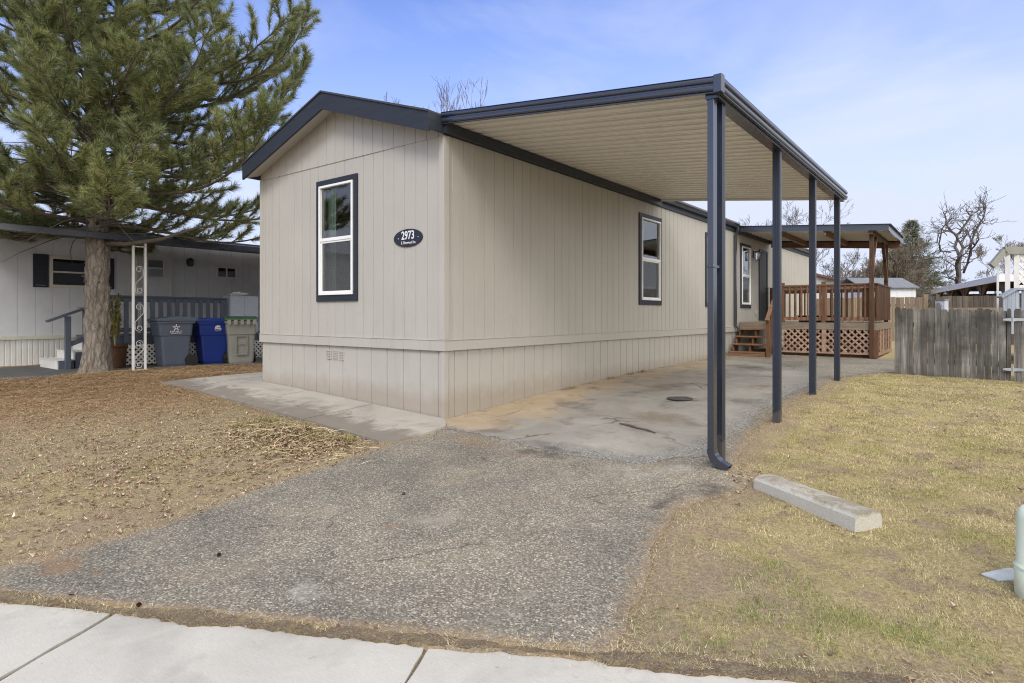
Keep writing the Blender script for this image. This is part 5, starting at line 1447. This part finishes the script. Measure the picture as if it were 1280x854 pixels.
# white home with a red-brown roof behind
wh = thing('white_home', (-4, 36, .4), 'distant white home with a red brown roof beyond the deck', 'house')
PW = lambda a, d, z: (-1.8+d, a, z)
mb = MB(); siding(mb, PW, 28, 46, .3, 3.35, (), .3); siding(mb, lambda a, d, z: (a, 28-d, z), -6.2, -1.8, .3, 3.35, (), .3); mb.prism([(-6.2, 28.01, 3.35), (-1.8, 28.01, 3.35), (-4, 28.01, 3.95)], (0, .05, 0)); mb.build('wall', 'shed_wall', wh)
mb = MB(); mb.prism([(-6.4, 27.7, 3.3), (-4, 27.7, 3.92), (-1.55, 27.7, 3.3), (-1.55, 27.7, 3.42), (-4, 27.7, 4.05), (-6.4, 27.7, 3.42)], (0, 18.6, 0)); mb.build('roof', 'red_roof', wh)
mb = MB(); mb.box(-3.3, -2.9, 33, 33.4, 3.4, 4.15); mb.build('chimney', 'red_roof', wh)
for y in (30.5, 36): simple_window(wh, PW, y, y+1.0, 1.7, 2.8, .07, hz=True)

# ------------------------------------------------------------------ bare trees and the spruce
def bare_tree(loc, H, label, seed, r0=None, spread=.5, levels=6, trunk=.25, gnarl=.25, mat='bare', name='bare_tree', up=.12, kids=(2, 3), n_lead=3, group=None, shrink=.75, minr=.006, twist=None):
    r = random.Random(seed); t = thing_l(name, loc, label, 'tree', group)
    tk = MB(); br = MB(); r0 = r0 or H*.022
    def seg(p, d, L, rad, lv, mb):
        n = 4 if lv < 4 else 3; pts = [p.copy()]; rr = [rad]
        for k in range(n):
            d = (d+Vector((r.uniform(-gnarl, gnarl), r.uniform(-gnarl, gnarl), r.uniform(-gnarl, gnarl)+up*.4))).normalized()
            p = p+d*(L/n); pts.append(p.copy()); rr.append(max(minr*.7, rad*(1-.42*(k+1)/n)))
        mb.tube(pts, rr, 7 if lv < 2 else (5 if lv < 4 else 3), cap=False)
        if lv >= levels: return
        nk = r.randint(*kids)+(1 if lv == 0 else 0)
        if lv == 0: nk = n_lead
        for k in range(nk):
            i = n if k < 2 else r.randint(1, n)
            az = r.uniform(0, 2*PI) if lv else 2*PI*k/nk+r.uniform(-.4, .4)
            a = d.orthogonal().normalized(); b = d.cross(a); s = spread*r.uniform(.6, 1.35)
            dd = (d+(a*math.cos(az)+b*math.sin(az))*s*1.1+Vector((0, 0, up))).normalized()
            seg(pts[i], dd, L*shrink*r.uniform(.75, 1.15), max(minr, rr[i]*.72), lv+1, br if lv+1 > 0 else tk)
    seg(Vector((0, 0, -.1)), Vector((r.uniform(-.08, .08), r.uniform(-.08, .08), 1)).normalized(), H*trunk, r0, 0, tk)
    tk.build('trunk', mat, t, smooth=True); br.build('crown', mat, t)
    return t
def world(px, t, lift=.35):   # direction (lateral ratio) and distance from the street viewpoint
    return (5.09+t*(px*.791-.611), -5.26+t*(px*.611+.791), lift)
BG = 'bare trees beyond the homes'
def bt(px, t, H, label, seed, **k): return bare_tree(world((px-640)/760, t), H, label, seed, group=BG, **k)
bt(1012, 44, 10.6, 'fine twigged bare tree seen between the carport and the porch roof', 3, levels=8, spread=.5, kids=(2, 3), minr=.010)
bt(1072, 40, 6.2, 'short bare tree above the white home, left of the porch posts', 4, levels=7, spread=.6, kids=(2, 3), minr=.011)
bt(1038, 50, 6.8, 'small bare tree directly above the red brown roof', 14, levels=7, spread=.6, minr=.012)
def gnarled():
    t = thing('gnarled_tree', world((1200-640)/760, 30, .3), 'big gnarled bare tree with thick dark limbs above the distant carport', 'tree', BG)
    r = random.Random(5); tk = MB(); br = MB()
    def W3(x, y, dd):
        px = 1080+x/3.165; py = 230+y/3.165; k = (30+dd)
        lat = (px-640)/760*30; z = (394-py)*30/760+1.293
        return Vector((5.09+lat*.791-k*.611, -5.26+lat*.611+k*.791, z))
    tk.tube([W3(372, 560, 0), W3(372, 480, 0), W3(371, 420, 0), W3(376, 388, 0)], [.22, .18, .14, .10], 9)
    tk.build('trunk', 'bare', t, smooth=True)
    limbs = [([(371, 410), (340, 365), (310, 322), (290, 300), (304, 266), (286, 236), (256, 204), (236, 178), (241, 150), (228, 132)], .20, -1.5),
             ([(376, 392), (396, 342), (424, 284), (430, 240), (440, 190), (468, 152), (490, 112), (480, 90), (512, 96)], .22, 1.2),
             ([(430, 240), (470, 220), (500, 172), (518, 150), (536, 180)], .11, 2.2), ([(424, 284), (402, 242), (410, 192), (420, 140), (432, 100), (402, 108)], .14, -.8),
             ([(440, 190), (462, 160), (492, 150), (520, 152)], .08, .6), ([(390, 352), (370, 302), (345, 272), (328, 240), (320, 205), (338, 178)], .13, -2.0), ([(304, 266), (276, 240), (268, 190), (280, 152), (312, 146)], .1, -1.0),
             ([(286, 236), (300, 196), (330, 186), (352, 200)], .07, .4), ([(410, 192), (384, 170), (366, 182), (350, 160)], .07, 1.0), ([(468, 152), (440, 130), (452, 96), (436, 84)], .06, -.6), ([(345, 272), (316, 262), (298, 280), (270, 262)], .06, 1.5),
             ([(371, 400), (400, 372), (430, 362), (462, 330), (470, 300), (500, 282)], .1, 2.5)]
    def twig(p, d, L, rad, lv):
        pts = [p.copy()]; n = 4
        for k in range(n):
            d = (d+Vector((r.uniform(-.4, .4), r.uniform(-.4, .4), r.uniform(-.3, .4)))).normalized(); p = p+d*(L/n); pts.append(p.copy())
        br.tube(pts, [max(.007, rad*(1-.18*k)) for k in range(n+1)], 4 if lv else 5, cap=False)
        if lv < 2:
            for k in range(r.randint(2, 4)):
                i = r.randint(1, n); dd = (d+Vector((r.uniform(-1, 1), r.uniform(-1, 1), r.uniform(-.6, 1)))).normalized(); twig(pts[i], dd, L*.62, rad*.55, lv+1)
    for pl, r0, dep in limbs:
        n = len(pl); pts = [W3(x, y, dep*min(1, i/3)+r.uniform(-.06, .06)) for i, (x, y) in enumerate(pl)]
        fine = []
        for a, b in zip(pts[:-1], pts[1:]):
            for q in range(3): fine.append(a.lerp(b, q/3)+Vector((r.uniform(-.025, .025), r.uniform(-.025, .025), r.uniform(-.02, .02))))
        fine.append(pts[-1]); m = len(fine)
        br.tube(fine, [max(.02, .42*r0*(1-.75*i/m)) for i in range(m)], 7, cap=False)
        for i in range(3, m):
            for q in range(1 if i < m*.5 else 2):
                if r.random() < .62:
                    d = Vector((r.uniform(-1, 1), r.uniform(-1, 1), r.uniform(-.2, 1))).normalized(); twig(fine[i], d, r.uniform(.35, .85), max(.012, r0*.18*(1-i/m)+.008), 1)
    br.build('crown', 'bare', t)
gnarled()
bt(1240, 38, 7.2, 'thin bare tree between the gnarled tree and the lattice screen', 6, levels=9, spread=.42, minr=.008, mat='bare_brown')
bt(1130, 31, 8.6, 'dense brown twiggy bare tree above the white shed', 8, levels=7, spread=.55, kids=(3, 4), minr=.0085, mat='bare_brown', n_lead=7, trunk=.2, shrink=.72)
bt(1162, 34, 5.6, 'low twiggy bare tree between the spruce and the gnarled tree', 9, levels=7, spread=.5, kids=(2, 4), minr=.012, mat='bare_brown', n_lead=5, trunk=.2)
bt(578, 34, 13.3, 'bare tree whose top shows over the tan roof, nearer the gable', 12, levels=8, spread=.36, up=.3, minr=.010)
bt(645, 34, 14.2, 'bare tree whose top shows over the middle of the carport roof', 13, levels=8, spread=.36, up=.3, minr=.010)
bt(505, 37, 13.3, 'bare tree just peeping over the roof slope right of the ridge', 17, levels=8, spread=.33, up=.3, minr=.010)
def spruce(loc, H, Rb, label, seed, dens=1.0):
    t = thing_l('spruce_tree', loc, label, 'tree'); r = random.Random(seed)
    mb = MB(); mb.tube([(0, 0, -.1), (0, 0, H*.5), (0, 0, H)], [H*.022, H*.013, .01], 8); mb.build('trunk', 'bare', t, smooth=True)
    P = []; D = []; br = MB(); z = .5
    while z < H-.1:
        f = z/H; R = Rb*(1-f)**.8+.12; nl = 9
        for k in range(nl):
            az = r.uniform(0, 2*PI); L = R*r.uniform(.55, 1.2); d = Vector((math.cos(az), math.sin(az), r.uniform(-.1, .35)))
            br.tube([(0, 0, z), d*L+Vector((0, 0, z))], [.02, .006], 3, cap=False)
            for q in range(max(4, int(L*7))):
                u = r.uniform(.25, 1); s = Vector((-d.y, d.x, 0))*r.uniform(-.3, .3)*L*(1.1-u); c = d*L*u+Vector((0, 0, z))+s
                P.append(tuple(c)); D.append(tuple((d+s.normalized()*.5 if s.length else d)))
        z += .14
    br.build('branch', 'bare', t)
    P = np.array(P); D = np.array(D); K = int(9*dens); n = len(P)*K; rg = np.random.default_rng(seed)
    P = np.repeat(P, K, 0)+rg.normal(0, .07, (n, 3)); D = np.repeat(D, K, 0)+rg.normal(0, .6, (n, 3)); D /= np.linalg.norm(D, axis=1, keepdims=True)
    sd = np.cross(D, rg.normal(size=(n, 3))); sd /= np.linalg.norm(sd, axis=1, keepdims=True); L = rg.uniform(.1, .22, n)[:, None]
    fast_mesh('crown', np.stack([P-sd*.014, P+sd*.014, P+D*L], 1).reshape(-1, 3), 3, 'evergreen', t)
    return t
spruce(world((1140-640)/760, 42), 7.5, 3.5, 'dark green spruce rising behind the porch roof corner', 3)

# ------------------------------------------------------------------ small things on the ground
ws = thing_l('wheel_stop', on(4.13, -.525, .005), 'chipped concrete wheel stop lying on the right lawn', 'wheel stop', None, math.radians(-35))
mb = MB(); rr = random.Random(6); nn = 26
rows = []
for k in range(nn+1):
    x = -.475+.95*k/nn; e = .012*rr.uniform(-1, 1) if 0 < k < nn else 0
    ch = .014 if 0 < k < nn else .03
    rows.append([(x, -.115, -.02), (x, -.108, .068), (x, -.082+.006*rr.uniform(-1, 1), .096+.2*e*.5), (x, .0, .101+.25*e*.4), (x, .082+.006*rr.uniform(-1, 1), .095+.2*e*.5), (x, .106, .064), (x, .112, -.02)])
for a, b in zip(rows[:-1], rows[1:]):
    for k in range(6): mb.quad(a[k], b[k], b[k+1], a[k+1])
mb.quad(*rows[0]); mb.quad(*rows[-1][::-1]); mb.build('block', 'stop', ws, bevel=.006)
pd = thing('utility_pedestal', on(5.341, -1.345), 'pale green plastic utility pedestal at the right frame edge', 'pedestal')
z0 = bz(5.341, -1.345)
mb = MB(); mb.lathe([(.125, -.06), (.125, .16), (.121, .165), (.118, .17), (.118, .385), (.114, .41), (.1, .437), (.075, .452), (.035, .46), (.001, .461)], (5.341, -1.345, z0+.0), 40); mb.build('housing', 'pedestal', pd, smooth=True)
mb = MB(); mb.lathe([(.127, .148), (.129, .15), (.129, .158), (.127, .16)], (5.341, -1.345, z0), 40, cap=False); mb.build('band', 'pedestal', pd)
ll = thing('valve_cover', on(5.17, -1.12, .02), 'flat weathered grey cover plate in the grass beside the pedestal', 'cover')
mb = MB(); z1 = bz(5.17, -1.12)+.002; mb.prism([(5.085, -1.205, z1), (5.155, -1.255, z1), (5.32, -1.12, z1), (5.30, -1.02, z1), (5.2, -1.02, z1)], (0, 0, .014)); mb.build('plate', 'lid', ll, bevel=.006)
cc = thing('drain_cover', on(1.83, 2.7, .02), 'dark round metal cover set in the carport floor', 'cover')
mb = MB(); z1 = bz(1.83, 2.7)+.021; mb.lathe([(.0, 0), (.17, 0), (.175, .004), (.17, .009), (.15, .009), (.148, .006), (.02, .006), (.018, .009), (.0, .009)], (1.83, 2.7, z1), 28, cap=False); mb.build('plate', plain('rusted_iron', (.07, .06, .055), .8, .3, 20), cc, smooth=False)
stk = thing('stick', on(2.05, .95, .02), 'dark thin stick lying across the carport floor', 'stick')
mb = MB(); pts = [(1.80, 1.02), (1.93, .99), (2.06, .93), (2.2, .90), (2.33, .82)]; mb.tube([(x, y, bz(x, y)+.030) for x, y in pts], [.008, .013, .012, .01, .005], 6); mb.build('twig', 'limb', stk)
cones = [(1.93, -4.05, 'small pine cone beside the soil strip along the sidewalk'), (1.65, -3.55, 'small pine cone on open asphalt between the sidewalk and the left lawn'), (1.66, -2.15, 'small pine cone in the middle of the driveway, the farthest from the sidewalk'), (-6.6, -1.9, 'small pine cone on the needle litter near the trunk')]
cb = MB(); rr = random.Random(2)
for ring_ in range(7):
    zz = ring_/6; R = .024*math.sin(PI*(.15+.8*zz))+.004
    for k in range(9):
        a = 2*PI*k/9+ring_*.35; x, y = math.cos(a), math.sin(a); c = Vector((R*x*.4, R*y*.4, zz*.05)); tip = Vector((R*1.25*x, R*1.25*y, zz*.05+.012)); s_ = Vector((-y, x, 0))*.007
        cb.quad(c-s_, c+s_, tip+s_*.6+Vector((0, 0, .003)), tip-s_*.6+Vector((0, 0, .003)))
c0 = None
for i, (x, y, lab) in enumerate(cones):
    if c0 is None: c0 = cb.build('pine_cone', 'cone', None, origin=(0, 0, 0)); o = c0
    else: o = c0.copy(); COL.objects.link(o)
    o.scale = (.38,)*3; o.location = (x, y, bz(x, y)+.022); o.rotation_euler = (1.3, .3*i, i*1.9); tag(o, lab, 'pine cone', 'fallen pine cones')
stn = [(1.0, -1.75, .03), ]
# rain splash block near elbow: small stone
st_ = thing('flat_stone', on(3.47, -.12), 'flat pale stone under the end of the corner downspout', 'stone')
mb = MB(); rr = random.Random(3); base = [(3.46+.11*math.cos(a)*rr.uniform(.8, 1.15), -.10+.06*math.sin(a)*rr.uniform(.8, 1.15)) for a in [2*PI*k/11 for k in range(11)]]
zc = bz(3.47, -.12); mb.prism([(x, y, zc-.02) for x, y in base], (0, 0, .035)); mb.build('stone_body', 'stone', st_, bevel=.012)

# ------------------------------------------------------------------ grass, litter, weeds
def blades(P, Lr, wr, leanr, rg, az=None, curl=0):
    n = len(P); a = rg.uniform(0, 2*PI, n) if az is None else az
    le = rg.uniform(*leanr, n); L = rg.uniform(*Lr, n); w = rg.uniform(*wr, n)/2
    d = np.stack([np.sin(le)*np.cos(a), np.sin(le)*np.sin(a), np.cos(le)], -1)*L[:, None]
    s = np.stack([-np.sin(a)*w, np.cos(a)*w, np.zeros(n)], -1)
    return np.stack([P-s, P+s, P+d], 1).reshape(-1, 3)
def gz_at(x, y):
    m = np.zeros(len(x), bool); dp = np.full(len(x), 9.0)
    for pl in LAWN_MASKS: m |= inside(pl, x, y); dp = np.minimum(dp, edge_dist(pl, x, y))
    p = roadp(x, y); u = (fbm(x, y, 1.5, 4)-.5)*.05+(fbm(x+9, y, 7, 3)-.5)*.025+.008
    k = np.where(m, 0, np.clip(dp/.35, 0, 1))*np.clip((p-2.5)/.3, 0, 1)
    return base_z(x, y)+u*k, m, dp
CAMX, CAMY = 5.09, -5.26
def field(n, x0, x1, y0, y1, rg, keep, edge=.04):
    x = rg.uniform(x0, x1, n); y = rg.uniform(y0, y1, n)
    # only the wedge in front of the street (plus a margin)
    dx, dy = x-CAMX, y-CAMY; f = -.611*dx+.791*dy; s = .791*dx+.611*dy
    ok = (f > 1.6) & (np.abs(s) < f*.98+.8) & (roadp(x, y) > np.where(roadt(x, y) > .55, 2.455, 2.5))
    x, y = x[ok], y[ok]
    ok = rg.random(len(x)) < keep(x, y); x, y = x[ok], y[ok]
    z, m, dp = gz_at(x, y); ok = ~(m & (dp > edge)) & ~((x > -4.08) & (x < .02) & (y > -.02)) & ~((x < NX+.1))
    return np.stack([x[ok], y[ok], z[ok]-.004], -1)
rg = np.random.default_rng(11)
def dist(x, y): return np.hypot(x-CAMX, y-CAMY)
def k_right(x, y): return np.clip(1.05-bare_f(x, y)*1.0*(.55+.9*fbm(x, y, 3, 3)), .06, 1)*np.clip(5.5/dist(x, y), .25, 1)*np.clip((fbm(x+3, y, 5.5, 4)-.30)*4.2, .25, 1)
P = field(1500000, 3.0, 9, -3.6, 8.2, rg, k_right)
d = dist(P[:, 0], P[:, 1])
V1 = blades(P, (.012, .038), (.002, .0036), (.6, 1.56), rg)
V1 = V1.reshape(-1, 3, 3); sc = np.clip(d/5, .55, 1.7)[:, None]; V1[:, 0] = P+(V1[:, 0]-P)*sc; V1[:, 1] = P+(V1[:, 1]-P)*sc
k_left = lambda x, y: np.clip(1.05-bare_f(x, y)*.8*(.5+fbm(x, y, 3, 3))-litter_f(x, y)*.55-1.6*np.clip(fbm(x-7, y, 2.1, 4)-.5, 0, 1), .05, 1)*np.clip(6/dist(x, y), .3, 1)*.85*np.clip((fbm(x+3, y, 5.5, 4)-.30)*4.2, .25, 1)
P2 = field(1000000, -9, 1.4, -6, 2.5, rg, k_left); d = dist(P2[:, 0], P2[:, 1])
V2 = blades(P2, (.014, .042), (.0022, .004), (.8, 1.58), rg).reshape(-1, 3, 3); sc = np.clip(d/5, .55, 1.8)[:, None]; V2[:, 0] = P2+(V2[:, 0]-P2)*sc; V2[:, 1] = P2+(V2[:, 1]-P2)*sc
o = fast_mesh('grass', np.concatenate([V1, V2]).reshape(-1, 3), 3, 'grass'); tag(o, 'dormant straw coloured grass on both lawns', None, None, 'stuff')
print('grass', len(V1), len(V2))
# green tufts
cl = []
for (n, x0, x1, y0, y1) in ((170, 4.0, 5.5, -3.1, -1.7), (650, 3.4, 7.5, -3.0, 7.3), (420, -5.5, .9, -4.3, -.9), (60, -1.5, .2, -2.3, -1.2), (40, 3.9, 6.5, 6.7, 7.4)):
    for k in range(n):
        x, y = rg.uniform(x0, x1), rg.uniform(y0, y1)
        if float(fbm(np.array([x]), np.array([y]), 1.3, 3)[0]) < .47: continue
        m = rg.integers(25, 70); cl.append(np.stack([x+rg.normal(0, .05, m), y+rg.normal(0, .05, m)], -1))
q = np.concatenate(cl); z, m, dp = gz_at(q[:, 0], q[:, 1]); ok = ~(m & (dp > .03)) & (roadp(q[:, 0], q[:, 1]) > 2.5)
Pg = np.stack([q[ok, 0], q[ok, 1], z[ok]-.004], -1)
o = fast_mesh('green_grass', blades(Pg, (.014, .04), (.0025, .004), (.3, 1.3), rg), 3, 'green_grass'); tag(o, 'small green tufts coming up through the lawns', None, None, 'stuff')
# straw along driveway and sidewalk edges
def along(poly, i0, i1, n, spread, rg):
    pts = [poly[i] for i in range(i0, i1+1)]; L = [math.dist(a, b) for a, b in zip(pts[:-1], pts[1:])]; pr = np.array(L)/sum(L)
    k = rg.choice(len(L), n, p=pr); t = rg.random(n); a = np.array(pts)[k]; b = np.array(pts)[k+1]
    return a+(b-a)*t[:, None]+rg.normal(0, spread, (n, 2))
q = np.concatenate([along(DRIVE, 1, 10, 4200, .08, rg), along(DRIVE, 17, 29, 5200, .06, rg), along([from_pt(2.505, -3.8), from_pt(2.5, 2.2)], 0, 1, 6500, .026, rg),
                    along([from_pt(2.56, -1.0), from_pt(2.54, 2.2)], 0, 1, 1500, .05, rg), along([(.05, .1), (.02, 8.5)], 0, 1, 500, .025, rg), along(WALK, 0, 1, 4000, .07, rg),
                    along([(3.3, -.1), (3.6, .1)], 0, 1, 1500, .12, rg)])
z = base_z(q[:, 0], q[:, 1])
o = fast_mesh('straw', blades(np.stack([q[:, 0], q[:, 1], z+.012], -1), (.010, .045), (.0014, .003), (1.0, 1.6), rg), 3, 'straw'); tag(o, 'loose straw along the paving edges', None, None, 'stuff')
# rust coloured pine needle litter
n = 230000; x = rg.normal(TREE[0]+1.6, 2.6, n); y = rg.normal(TREE[1]-.4, 2.0, n); ok = (rg.random(n) < litter_f(x, y)*1.3) & (x < -1.5)
x, y = x[ok], y[ok]; z, m, dp = gz_at(x, y); ok = ~(m & (dp > .25)) & (x > -9.5); x, y, z = x[ok], y[ok], z[ok]
o = fast_mesh('needle_litter', blades(np.stack([x, y, z+.003+rg.uniform(0, .02, len(x))], -1), (.06, .14), (.004, .008), (1.35, 1.68), rg), 3, 'needle_litter'); tag(o, 'rust coloured fallen pine needles around the trunk', None, None, 'stuff')
# dead leaves, curled quads
def leaves(P, rg, s=(.018, .075)):
    n = len(P); a = rg.uniform(0, 2*PI, n); L = rg.uniform(*s, n); w = L*rg.uniform(.4, .75, n)
    u = np.stack([np.cos(a), np.sin(a), rg.uniform(-.4, .4, n)], -1); v = np.stack([-np.sin(a), np.cos(a), rg.uniform(-.4, .4, n)], -1); h = np.stack([0*a, 0*a, L*rg.uniform(.05, .4, n)], -1)
    A = P-u*L[:, None]/2+h; B = P+v*w[:, None]/2; C = P+u*L[:, None]/2+h*.8; Dd = P-v*w[:, None]/2
    ctr = P+h*.1
    return np.stack([A, B, ctr, B, C, ctr, C, Dd, ctr, Dd, A, ctr], 1).reshape(-1, 3)
q = np.concatenate([np.stack([rg.normal(-.7, .95, 2300), rg.normal(-2.9, .75, 2300)], -1), np.stack([rg.uniform(-6, .8, 1900), rg.uniform(-4.5, -1.1, 1900)], -1), np.stack([rg.uniform(3.4, 7.5, 420), rg.uniform(-3.4, 6.8, 420)], -1),
                    np.stack([rg.normal(3.45, .15, 90), rg.normal(-.15, .12, 90)], -1), np.stack([rg.normal(-.5, .6, 500), rg.normal(-1.75, .4, 500)], -1), along([from_pt(2.56, -1.5), from_pt(2.56, 2)], 0, 1, 60, .06, rg)])
z, m, dp = gz_at(q[:, 0], q[:, 1]); ok = ~(m & (dp > .1)) & (roadp(q[:, 0], q[:, 1]) > 2.48); q, z = q[ok], z[ok]
o = fast_mesh('leaf_litter', leaves(np.stack([q[:, 0], q[:, 1], z+.012], -1), rg, (.012, .055)), 3, 'leaf'); tag(o, 'brown dead leaves scattered over the lawns', None, None, 'stuff')
# heap of dry weeds beside the walkway
wd = thing('weed_clump', on(-.75, -1.62), 'heap of dry pulled weeds at the walkway edge, beside the driveway', 'weeds')
mb = MB(); rr = random.Random(12)
for k in range(950):
    cx, cy = rr.gauss(-.72, .5), rr.gauss(-1.66, .27); h0 = .015+.12*math.exp(-((cx+.9)/.42)**2-((cy+1.5)/.25)**2)
    a = rr.uniform(0, 2*PI); L = rr.uniform(.08, .34); d = Vector((math.cos(a), math.sin(a), rr.uniform(-.15, .5))); z = bz(cx, cy)+rr.uniform(.0, h0)
    p = Vector((cx, cy, z)); pts = [p.copy()]
    for q in range(4):
        d = (d+Vector((rr.uniform(-.35, .35), rr.uniform(-.35, .35), -.2))).normalized(); p = p+d*L/4; p.z = max(p.z, bz(p.x, p.y)+.012); pts.append(p.copy())
    w = rr.uniform(.0014, .0036); mb.tube(pts, [w, w, w*.9, w*.7, w*.4], 3, cap=False)
mb.build('stems', m_blades('weed_straw', [(0, (.17, .125, .065)), (.5, (.46, .37, .2)), (1, (.74, .65, .43))]), wd)
n = 2600; q = np.stack([rg.normal(-.75, .5, n), rg.normal(-1.6, .25, n)], -1); h = .09*np.exp(-((q[:, 0]+.9)/.4)**2-((q[:, 1]+1.5)/.25)**2)
fast_mesh('dry_leaves', leaves(np.stack([q[:, 0], q[:, 1], base_z(q[:, 0], q[:, 1])+.012+h*rg.random(n)], -1), rg, (.02, .06)), 3, 'leaf', wd)
n = 1500; cxy = rg.normal(size=(14, 2))*np.array([.45, .14])+np.array([-.85, -1.42]); ii = rg.integers(0, 14, n); q = cxy[ii]+rg.normal(0, .055, (n, 2))
fast_mesh('green_blades', blades(np.stack([q[:, 0], q[:, 1], base_z(q[:, 0], q[:, 1])], -1), (.05, .15), (.005, .009), (.4, 1.35), rg), 3, 'yellow_leaf', wd)
# small weeds against the skirting
for i, (y, lab) in enumerate(((2.72, 'small weed in the crack at the skirting, nearest the corner'), (4.0, 'second small weed along the skirting'), (4.75, 'leafy weed against the skirting below the first side window'), (5.2, 'taller weed against the skirting below the first side window'))):
    x0 = .06; z0 = bz(x0, y); w = thing('weed', (x0, y, z0), lab, 'weed'); n = 60
    q = np.stack([x0+rg.normal(.02, .025, n), y+rg.normal(0, .07, n)], -1); fast_mesh('leaves', blades(np.stack([q[:, 0], q[:, 1], np.full(n, z0)], -1), (.03, .11), (.006, .012), (.1, 1.1), rg), 3, 'yellow_leaf', w)

# ------------------------------------------------------------------ sky, sun, camera
W = bpy.data.worlds.new('World'); S.world = W; W.use_nodes = True
nt = W.node_tree; nt.nodes.clear()
SUN_H = Vector((.42, -.91)).normalized(); EL = math.radians(42)
out = N(nt, 'ShaderNodeOutputWorld'); bg = N(nt, 'ShaderNodeBackground'); bg.inputs[1].default_value = .13
sky = N(nt, 'ShaderNodeTexSky', sky_type='NISHITA'); sky.sun_disc = False; sky.sun_elevation = EL; sky.sun_rotation = math.atan2(SUN_H.x, SUN_H.y)
sky.air_density = 1.0; sky.dust_density = .6; sky.ozone_density = 2.2
gen = N(nt, 'ShaderNodeTexCoord').outputs['Generated']
sp = N(nt, 'ShaderNodeSeparateXYZ'); nt.links.new(gen, sp.inputs[0])
def along_dir(v):
    d = N(nt, 'ShaderNodeVectorMath', operation='DOT_PRODUCT'); nt.links.new(gen, d.inputs[0]); d.inputs[1].default_value = v; return d.outputs['Value']
cl_ = noise(nt, mapping(nt, gen, (1.0, 1.0, 3.0)), 2.0, 8, .56, .5)
el = sp.outputs[2]
hz = ramp(nt, el, [(0.0, (1,)*3), (.08, (.9,)*3), (.22, (.42,)*3), (.50, (.0,)*3)])
rt = ramp(nt, along_dir((.791, .611, .0)), [(.0, (0,)*3), (.75, (.3,)*3)])
cf = ramp(nt, cl_, [(.44, (0, 0, 0)), (.70, (.55,)*3)])
f = math_(nt, 'ADD', math_(nt, 'ADD', hz, rt), math_(nt, 'MULTIPLY', cf, .8), True)
col = mix(nt, f, mix(nt, 1.0, sky.outputs[0], (.80, .86, 1.25, 1), 'MULTIPLY'), (3.75, 4.1, 5.05, 1))
# unseen bright cloud, added to lift the light on carport and side wall
fill_cloud = ramp(nt, math_(nt, 'ADD', along_dir((.86, -.26, .44)), math_(nt, 'MULTIPLY', math_(nt, 'SUBTRACT', cl_, .5), .5)), [(.16, (0, 0, 0)), (.62, (1, 1, 1))])
col = mix(nt, fill_cloud, col, (9.9, 9.7, 9.3, 1))
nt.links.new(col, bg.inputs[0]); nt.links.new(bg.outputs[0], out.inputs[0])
ld_ = bpy.data.lights.new('sun', 'SUN'); ld_.energy = 1.15; ld_.angle = math.radians(20); ld_.color = (1, .965, .91)
sun = bpy.data.objects.new('sun', ld_); COL.objects.link(sun)
sv = Vector((SUN_H.x*math.cos(EL), SUN_H.y*math.cos(EL), math.sin(EL))); sun.rotation_euler = (-sv).to_track_quat('-Z', 'Y').to_euler(); sun.location = (6, -14, 14)
cd = bpy.data.cameras.new('camera'); cd.sensor_width = 36; cd.lens = 760/1280*36; cd.shift_y = -33/1280; cd.clip_end = 2000; cd.clip_start = .05
cam = bpy.data.objects.new('camera', cd); COL.objects.link(cam); cam.location = (5.09, -5.26, 1.293); cam.rotation_euler = (PI/2, 0, math.radians(37.7)); S.camera = cam
for o in bpy.data.objects:
    if '_o' in o: del o['_o']
S.view_settings.view_transform = 'Standard'; S.view_settings.look = 'None'; S.view_settings.exposure = 0.66; S.view_settings.gamma = 1
S.cycles.use_denoising = True; S.cycles.denoising_prefilter = 'NONE'; S.cycles.filter_width = 1.1; S.cycles.max_bounces = 8; S.cycles.transparent_max_bounces = 16
